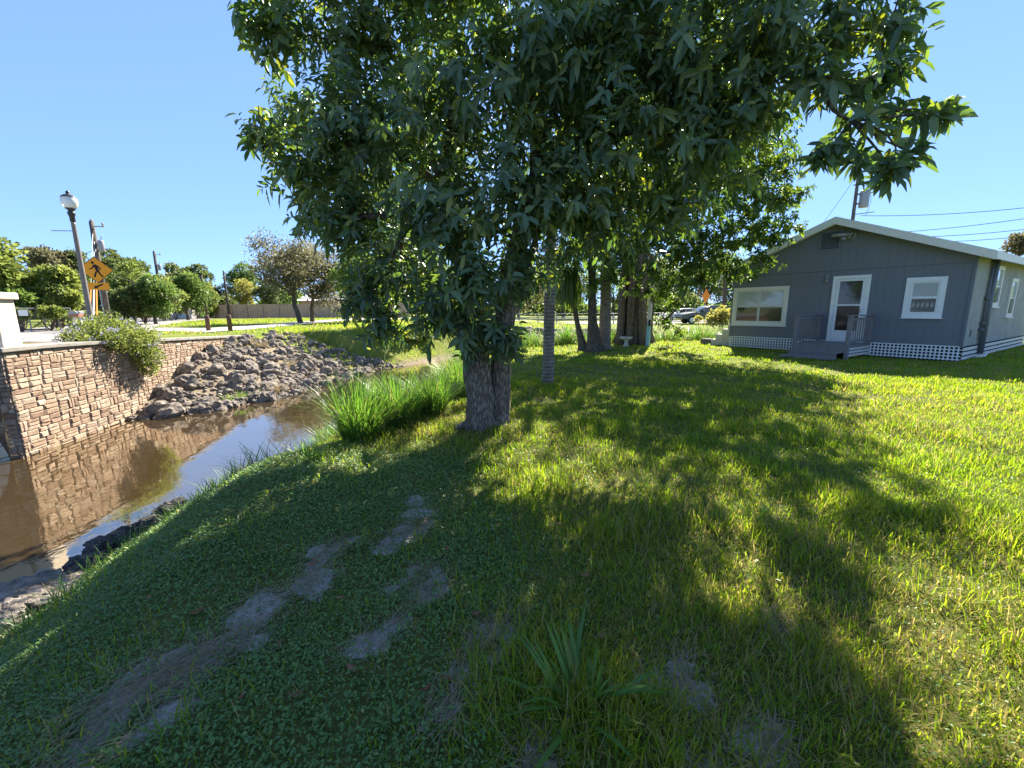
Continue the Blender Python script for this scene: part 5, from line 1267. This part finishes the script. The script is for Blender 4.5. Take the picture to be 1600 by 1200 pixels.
# utility poles
def upole(label, pbx, pby, ptx, pty, y, rad=.13, xf=True, arm=True, grp=None, zb=None):
    b = aty(pbx, pby, y); t = aty(ptx, pty, y); z = hz(b[0], b[1]) if zb is None else zb
    o = thing("utility_pole", label, "utility pole", (b[0], b[1], z), grp)
    ax, ay = (b[0], b[1])
    MB().tube([(ax, ay, z-.3), (ax, ay, (z+t[2])/2), (ax, ay, t[2])], [rad*1.15, rad, rad*.82], 10).build("pole", M['poleWood'], o, smooth=True)
    H_ = t[2]-z
    if xf:
        zz = t[2]-H_*.22
        mb = MB(); mb.lathe([(.0, -.3), (.13, -.3), (.14, -.27), (.14, .22), (.12, .27), (.04, .3)], (ax+.36, ay-.05, zz), 14); mb.box((ax+.2, ay, zz+.1), (.2, .1, .08)); mb.box((ax+.2, ay, zz-.25), (.2, .1, .08)); mb.tube([(ax+.36, ay, zz+.3), (ax+.36, ay, zz+.42), (ax+.44, ay, zz+.5)], .02, 6)
        mb.build("transformer", M['metal'], o, smooth=True)
    if arm:
        zz = t[2]-.35*H_/8
        mb = MB(); mb.tube([(ax, ay, zz), (ax+.55, ay, zz-.02)], .03, 6); mb.lathe([(.04, 0), (.07, .06), (.04, .12), (.06, .17), (.03, .24)], (ax+.6, ay, zz-.05), 8); mb.lathe([(.05, 0), (.06, .08), (.03, .15)], (ax, ay, t[2]), 8)
        mb.build("insulator_bracket", M['metal'], o)
    return o, np.array((ax, ay, t[2]))
pA, tA = upole("wooden utility pole rising behind the walking figure sign", 168, 490, 140, 346, 24, .13)
pB, tB = upole("thin utility pole beside the small green tree", 255, 488, 246, 393, 44, .14)
upole("plain utility pole against the dark domed tree", 293, 480, 290, 420, 68, .13, False, False)
upole("plain utility pole beside the yellowish roadside tree", 322, 486, 319, 430, 50, .12, False, False)
upole("plain utility pole at the left end of the wooden fence", 356, 478, 350, 423, 58, .14, False, False)
pR, tR = upole("tall utility pole with a grey transformer behind the house roof", 1325, 400, 1345, 240, 30, .115, False, False, zb=0)
zt = float(aty(1350, 311, 30)[2]); xp = tR[0]
mb = MB(); mb.lathe([(0, -.55), (.27, -.55), (.28, -.5), (.28, .45), (.25, .52), (.06, .55)], (xp+.52, tR[1]-.1, zt), 16); mb.box((xp+.2, tR[1], zt+.3), (.2, .12, .1)); mb.box((xp+.2, tR[1], zt-.3), (.2, .12, .1)); mb.tube([(xp+.5, tR[1], zt+.55), (xp+.42, tR[1], zt+.95)], .05, 6); mb.tube([(xp+.7, tR[1], zt+.4), (xp+1.1, tR[1], zt+.42)], .04, 6)
mb.build("transformer", M['metal'], pR, smooth=True)
mb = MB(); mb.tube([(xp, tR[1]-.1, zt-1.0), (xp+1.3, tR[1]-.1, zt-.85)], .03, 6); mb.tube([(xp+.9, tR[1]-.1, zt+.4), (xp+1.0, tR[1]-.1, zt-.2), (xp+.75, tR[1]-.1, zt-1.1)], .015, 5); mb.build("cable_bracket", M['metal'], pR)
def wire(label, a, b, sag=.3, r=.014, name="power_line", cat="power line", grp="overhead wires"):
    a, b = np.array(a, float), np.array(b, float); pts = [a+(b-a)*t-np.array([0, 0, 4*sag*t*(1-t)]) for t in np.linspace(0, 1, 15)]
    o = MB().tube(pts, r, 5).build(name, M['black'], None, origin=a); return tag(o, label, cat, grp)
for lab, q in (("topmost overhead cable right of the transformer pole", ((1345,337,30),(1700,313,24))), ("second overhead cable down over the roof's right slope", ((1340,366,32),(1700,326,24))), ("third overhead cable down over the roof's right slope", ((1370,371,32),(1700,346,24))), ("lowest overhead cable just above the roof's right slope", ((1400,378,32),(1700,357,24)))):
    wire(lab, aty(*q[0]), aty(*q[1]), .25, .017)
wire("thin guy wire slanting left from the transformer pole", aty(1335,280,30), aty(1285,350,34), .05, .013, "guy_wire")
wire("overhead cable running left from the pole behind the walking figure sign", aty(144,392,24), aty(-60,470,24), .1, .012)
wire("overhead cable from the sign side pole to the thin pole", aty(158,420,24), aty(254,440,44), .5, .016)
for i, (pb_, lab) in enumerate(((141, "orange sleeved guy wire nearest the lamp pole"), (147, "white sleeved guy wire between the two orange ones"), (152, "orange sleeved guy wire nearest the sign post"))):
    a_ = aty(pb_-1, 492, 21+i*.3); b_ = tA-np.array([0, 0, .5+i*.4]); m_ = a_+(b_-a_)*.36
    o = thing("guy_wire", lab, "guy wire", a_, "sleeved guy wires of the sign side pole")
    MB().tube([a_, m_], .035, 7).build("sleeve", M['orange'] if i != 1 else M['white'], o); MB().tube([m_, b_], .011, 5).build("wire", M['metal'], o)
# bollards
bo = None
for i, (px, py, lab) in enumerate(((326,516.5,"left brown wooden bollard on the path"),(360,517,"right brown wooden bollard on the path"))):
    p = atz(px, py, .64); pz_ = hz(p[0], p[1])
    if bo is None:
        bo = MB().lathe([(.10, -.1), (.10, .62), (.105, .63), (.105, .66), (.10, .67), (.10, .74), (.085, .78), (.03, .80)], (0, 0, 0), 14).build("bollard", M['brownwood'], None, smooth=True); o = bo
    else: o = bo.copy(); COL.objects.link(o)
    o.location = (p[0], p[1], pz_); tag(o, lab, "bollard", "bollards along the path")
# hydrant
p = atz(538, 499.5, .6); o = MB().lathe([(.17, 0), (.17, .06), (.11, .07), (.11, .45), (.15, .46), (.15, .5), (.12, .58), (.06, .66), (.04, .72)], (0, 0, 0), 14)
o.tube([(-.22, 0, .38), (.22, 0, .38)], .06, 10); o.tube([(0, -.2, .34), (0, 0, .34)], .08, 10)
o = o.build("fire_hydrant", M['red'], None, smooth=True); o.location = (p[0], p[1], hz(p[0], p[1])); o.scale = (1.2, 1.2, 1.4); tag(o, "red fire hydrant beside the far end of the path", "hydrant")
# wooden fence
fa, fb = atz(340, 497.3, .62), atz(640, 496.5, .55)
FN = thing("wooden_fence", "weathered grey brown board fence across the far lawn", "fence", (*fa[:2], .62))
FA_, FBv = np.array(fa[:2]), np.array(fb[:2]); fl_ = float(np.linalg.norm(FBv-FA_)); fd = (FBv-FA_)/fl_; fang = math.atan2(fd[1], fd[0])
mb = MB(); k = int(fl_/.15)
for i in range(k):
    q = FA_+fd*(i+.5)*fl_/k; z = float(far_level(q[0], q[1])); h_ = 1.83+random.uniform(-.03, .03); mb.box((q[0], q[1]+random.uniform(-.01, .01), z+h_/2), (fl_/k-.012, .02, h_), fang)
mb.build("boards", M['fence'], FN)
for i in range(int(fl_/2.4)+1):
    q = FA_+fd*i*2.4; z = float(far_level(q[0], q[1])); MB().box((q[0]+fd[1]*.06, q[1]-fd[0]*.06-.0, z+.93), (.09, .09, 1.86), fang).build("post", M['fence'], FN)
# side return of the fence going away at the left end
mb = MB(); 
for i in range(40):
    q = FA_+np.array([-.12, 1.0])*(.12+i*.15); z = .62; mb.box((q[0], q[1], z+.91), (.02, .14, 1.82+random.uniform(-.03, .03)), .12)
mb.build("side_boards", M['fence'], FN)
# wire fence at far left
wa, wb_ = aty(-30, 500, 20.5), aty(112, 497, 23.5)
WF = thing("wire_fence", "low chain link fence along the far side of the road", "fence", (wa[0], wa[1], .62))
A_, B_ = np.array(wa[:2]), np.array(wb_[:2]); L_ = float(np.linalg.norm(B_-A_)); dd_ = (B_-A_)/L_
for i in range(7):
    q = A_+dd_*L_*i/6; z = hz(q[0], q[1]); MB().tube([(q[0], q[1], z-.1), (q[0], q[1], z+1.22)], .03, 7).build("post", M['metal'], WF)
mb = MB(); za_, zb_ = hz(*A_)+1.2, hz(*B_)+1.2; mb.tube([(*A_, za_), (*B_, zb_)], .022, 6); mb.build("top_rail", M['metal'], WF)
mb = MB(); k = int(L_/.16)
for i in range(k):
    for sg in (1, -1):
        s0_ = i*.16; s1_ = s0_+sg*1.1
        if not 0 <= s1_ <= L_: continue
        p0_, p1_ = A_+dd_*s0_, A_+dd_*s1_; mb.tube([(p0_[0], p0_[1], hz(*p0_)+.05), (p1_[0], p1_[1], hz(*p1_)+1.18)], .004, 3, False)
mb.build("mesh", M['metal'], WF)
p = aty(41, 497, 21.3); o = MB().box((0, 0, .0), (.30, .02, .28)); o.box((0, .012, .0), (.26, .01, .24)); o = o.build("notice_board", M['white'], None, .004); o.location = (p[0], p[1]-.1, float(aty(41, 489, 21.2)[2])); o.rotation_euler = (0, 0, .8); tag(o, "small blank white board hung on the wire fence", "notice board")
p = aty(121, 498, 21); pz_ = hz(p[0], p[1])
MBX = thing("mailbox", "grey topped mailbox on pale posts beside the street lamp", "mailbox", (p[0], p[1], pz_))
for dx_ in (-.12, .16): MB().box((p[0]+dx_, p[1], pz_+.38), (.07, .07, .76)).build("post", M['offwhite'], MBX)
MB().box((p[0], p[1], pz_+.84), (.46, .34, .14)).build("shelf", plain("brick_red", (.32, .14, .09), .8), MBX, .01)
mb = MB(); mb.prism([(p[0]-.22, p[1]-.19, pz_+.912), (p[0]+.22, p[1]-.19, pz_+.912), (p[0]+.22, p[1]-.19, pz_+1.0), (p[0]+.12, p[1]-.19, pz_+1.06), (p[0]-.12, p[1]-.19, pz_+1.06), (p[0]-.22, p[1]-.19, pz_+1.0)], (0, .38, 0)); mb.build("box", M['metal'], MBX)
# far houses
def far_house(label, px0, px1, py_e, py_r, y, wall, roof, zg=.6):
    a_, b_ = aty(px0, py_e, y), aty(px1, py_e, y); r_ = aty((px0+px1)/2, py_r, y)
    o = thing("distant_house", label, "house", ((a_[0]+b_[0])/2, y, zg))
    MB().b2((a_[0], y, zg-.3), (b_[0], y+6, a_[2])).build("wall", wall, o)
    mb = MB(); ov = .5
    mb.prism([(a_[0]-ov, y-ov, a_[2]), (a_[0]-ov, y+6+ov, a_[2]), (a_[0]-ov, y+3, r_[2])], (b_[0]-a_[0]+2*ov, 0, 0)); mb.build("roof", roof, o)
    mb = MB()
    for i in (.25, .7):
        x = a_[0]+(b_[0]-a_[0])*i; mb.b2((x-.6, y-.03, zg+1.0), (x+.6, y-.002, zg+2.0))
    mb.build("window", M['glass'], o)
far_house("tan house with pale roof edge peeking over the wooden fence", 470, 560, 470, 458, 60, plain("tan_wall", (.30, .25, .17), .8), M['roofwhite'])
far_house("white house half hidden by trees at the far end of the road", 262, 296, 470, 461, 58, M['offwhite'], M['roofwhite'])
# cars
def car(label, c, yaw, body, zg, s=1.0):
    o = thing("parked_car", label, "car", (c[0], c[1], zg))
    CM = Matrix.Translation((c[0], c[1], zg)) @ Matrix.Rotation(yaw, 4, 'Z') @ Matrix.Scale(s, 4)
    prof = [(-2.25,.42),(-2.28,.62),(-2.2,.82),(-1.35,.98),(-.55,1.0),(1.2,1.02),(2.05,1.0),(2.28,.88),(2.32,.5),(2.2,.32)]
    def loft(secs, mat, name, par, smooth=True, bev=.03):
        mb = MB(CM); n = len(secs[0][1])
        V = [(x, y, z) for y, pr in secs for x, z in pr]; F = []
        for i in range(len(secs)-1):
            for k in range(n): F.append((i*n+k, i*n+(k+1) % n, (i+1)*n+(k+1) % n, (i+1)*n+k))
        F.append(tuple(range(n))); F.append(tuple((len(secs)-1)*n+k for k in range(n-1, -1, -1))); mb.add(V, F); return mb.build(name, mat, par, bev)
    def sh(p, k, dz=0): return [(x*k, z+dz) for x, z in p]
    bd = loft([(-.90, sh(prof, .97)), (-.82, prof), (.82, prof), (.90, sh(prof, .97))], body, "body", o)
    roofp = [(-.95,.98),(-.35,1.38),(.1,1.50),(1.0,1.52),(1.65,1.42),(2.1,1.0)]
    loft([(-.80, roofp), (-.62, [(x*.96+.02, 1.0+(z-1.0)*1.0) for x, z in roofp]), (.62, [(x*.96+.02, z) for x, z in roofp]), (.80, roofp)], body, "cabin", o, bev=.02)
    for sd_ in (-1, 1):
        yy = .803*sd_; mb = MB(CM); mb.prism([(-.72, yy, 1.04), (-.28, yy, 1.34), (.28, yy, 1.42), (.28, yy, 1.04)], (0, .006*sd_, 0)); mb.prism([(.36, yy, 1.04), (.36, yy, 1.42), (.98, yy, 1.43), (1.1, yy, 1.04)], (0, .006*sd_, 0)); mb.prism([(1.2, yy, 1.04), (1.08, yy, 1.42), (1.55, yy, 1.36), (1.85, yy, 1.06)], (0, .006*sd_, 0)); mb.build("side_glass", M['glass'], o)
        mb = MB(CM); mb.b2((-2.22, sd_*.55, .66), (-2.10, sd_*.82, .80)); mb.build("headlight", M['white'], o, .02)
        mb = MB(CM); mb.b2((-.62, sd_*.9, 1.0), (-.45, sd_*1.04, 1.12)); mb.build("mirror", body, o, .02)
        for xw_ in (-1.42, 1.42):
            mb = MB(CM); mb.tube([(xw_, sd_*.70, .34), (xw_, sd_*.92, .34)], .34, 22); wh = mb.build("wheel", M['tyre'], o, .03)
            mb = MB(CM); mb.tube([(xw_, sd_*.90, .34), (xw_, sd_*.93, .34)], .22, 16); mb.build("rim", M['chrome'], wh, .01)
    mb = MB(CM); mb.prism([(-.985, -.70, 1.0), (-.985, .70, 1.0), (-.40, .62, 1.37), (-.40, -.62, 1.37)], (-.012, 0, .012)); mb.build("windscreen", M['glass'], o)
    mb = MB(CM); mb.b2((-2.30, -.6, .44), (-2.24, .6, .62)); mb.build("grille", M['black'], o, .01)
    return o
c = aty(1102, 505, 40); car("dark blue car with pale reflections passing on the far street beside the house", (c[0], c[1]), -.06, M['carpaint'], .03, 1.12)
c = aty(1063, 498, 47); car("pale car mostly hidden behind the dark blue one on the far street", (c[0], c[1]), -.06, M['carlight'], .03, .95)
c = aty(314, 491, 74); car("small dark car parked at the far end of the left road", (c[0], c[1]), 1.95, M['carpaint'], .64, 1.0)
# guard rail on far street
g0, g1 = np.array((-3., 43.6)), np.array((16., 42.4))
GR = thing("guard_rail", "grey metal guard rail along the far street behind the palms", "guard rail", (*g0, 0))
gl_ = float(np.linalg.norm(g1-g0)); gd = (g1-g0)/gl_
mb = MB()
for zc in (.52, .66): mb.box(((g0[0]+g1[0])/2, (g0[1]+g1[1])/2-.06, zc), (gl_, .05, .10), math.atan2(gd[1], gd[0]))
mb.box(((g0[0]+g1[0])/2, (g0[1]+g1[1])/2-.02, 1.02), (gl_, .05, .06), math.atan2(gd[1], gd[0]))
mb.build("beam", M['metal'], GR, .01)
for i in range(11): q = g0+gd*gl_*i/10; MB().box((q[0], q[1], hz(*q)+.5), (.10, .10, 1.06)).build("post", M['metal'], GR)
# orange sign
p = aty(1103, 495, 41); OS = thing("orange_sign", "orange diamond work sign on a thin post behind the dark blue car", "road sign", (p[0]+.2, 44, 0))
c_ = aty(1103, 463, 44); mb = MB(Matrix.Translation((c_[0], 44, c_[2]))); flat(mb, [(x*.55, z) for x, z in rdiamond(.75)], -.03, 0); mb.build("panel", M['orange'], OS)
MB().box((c_[0], 44.04, c_[2]/2), (.08, .06, c_[2])).build("post", M['metal'], OS)
p = aty(1130, 490, 44); trunk_o = thing("bare_trunk", "slim grey tree trunk beyond the street beside the orange sign", "tree", (p[0], p[1], 0))
tp_ = aty(1131, 430, 44); trunk_mesh("trunk", [(p[0], p[1], -.1), (p[0]+.05, p[1], 2), (tp_[0], tp_[1], tp_[2]+1)], [.3, .22, .16], M['limb'], trunk_o, 8, .05, 10)
v, f = card_arrays(np.array(tp_)+rng.normal(0, .9, (900, 3))+[0, 0, 1], rand_dirs(900), rand_dirs(900), rng.uniform(.2, .4, 900), rng.uniform(.12, .2, 900)); raw_mesh("crown", v, f, M['tl_mid'], trunk_o, attrs={"rnd": np.repeat(rng.random(900), 4)})
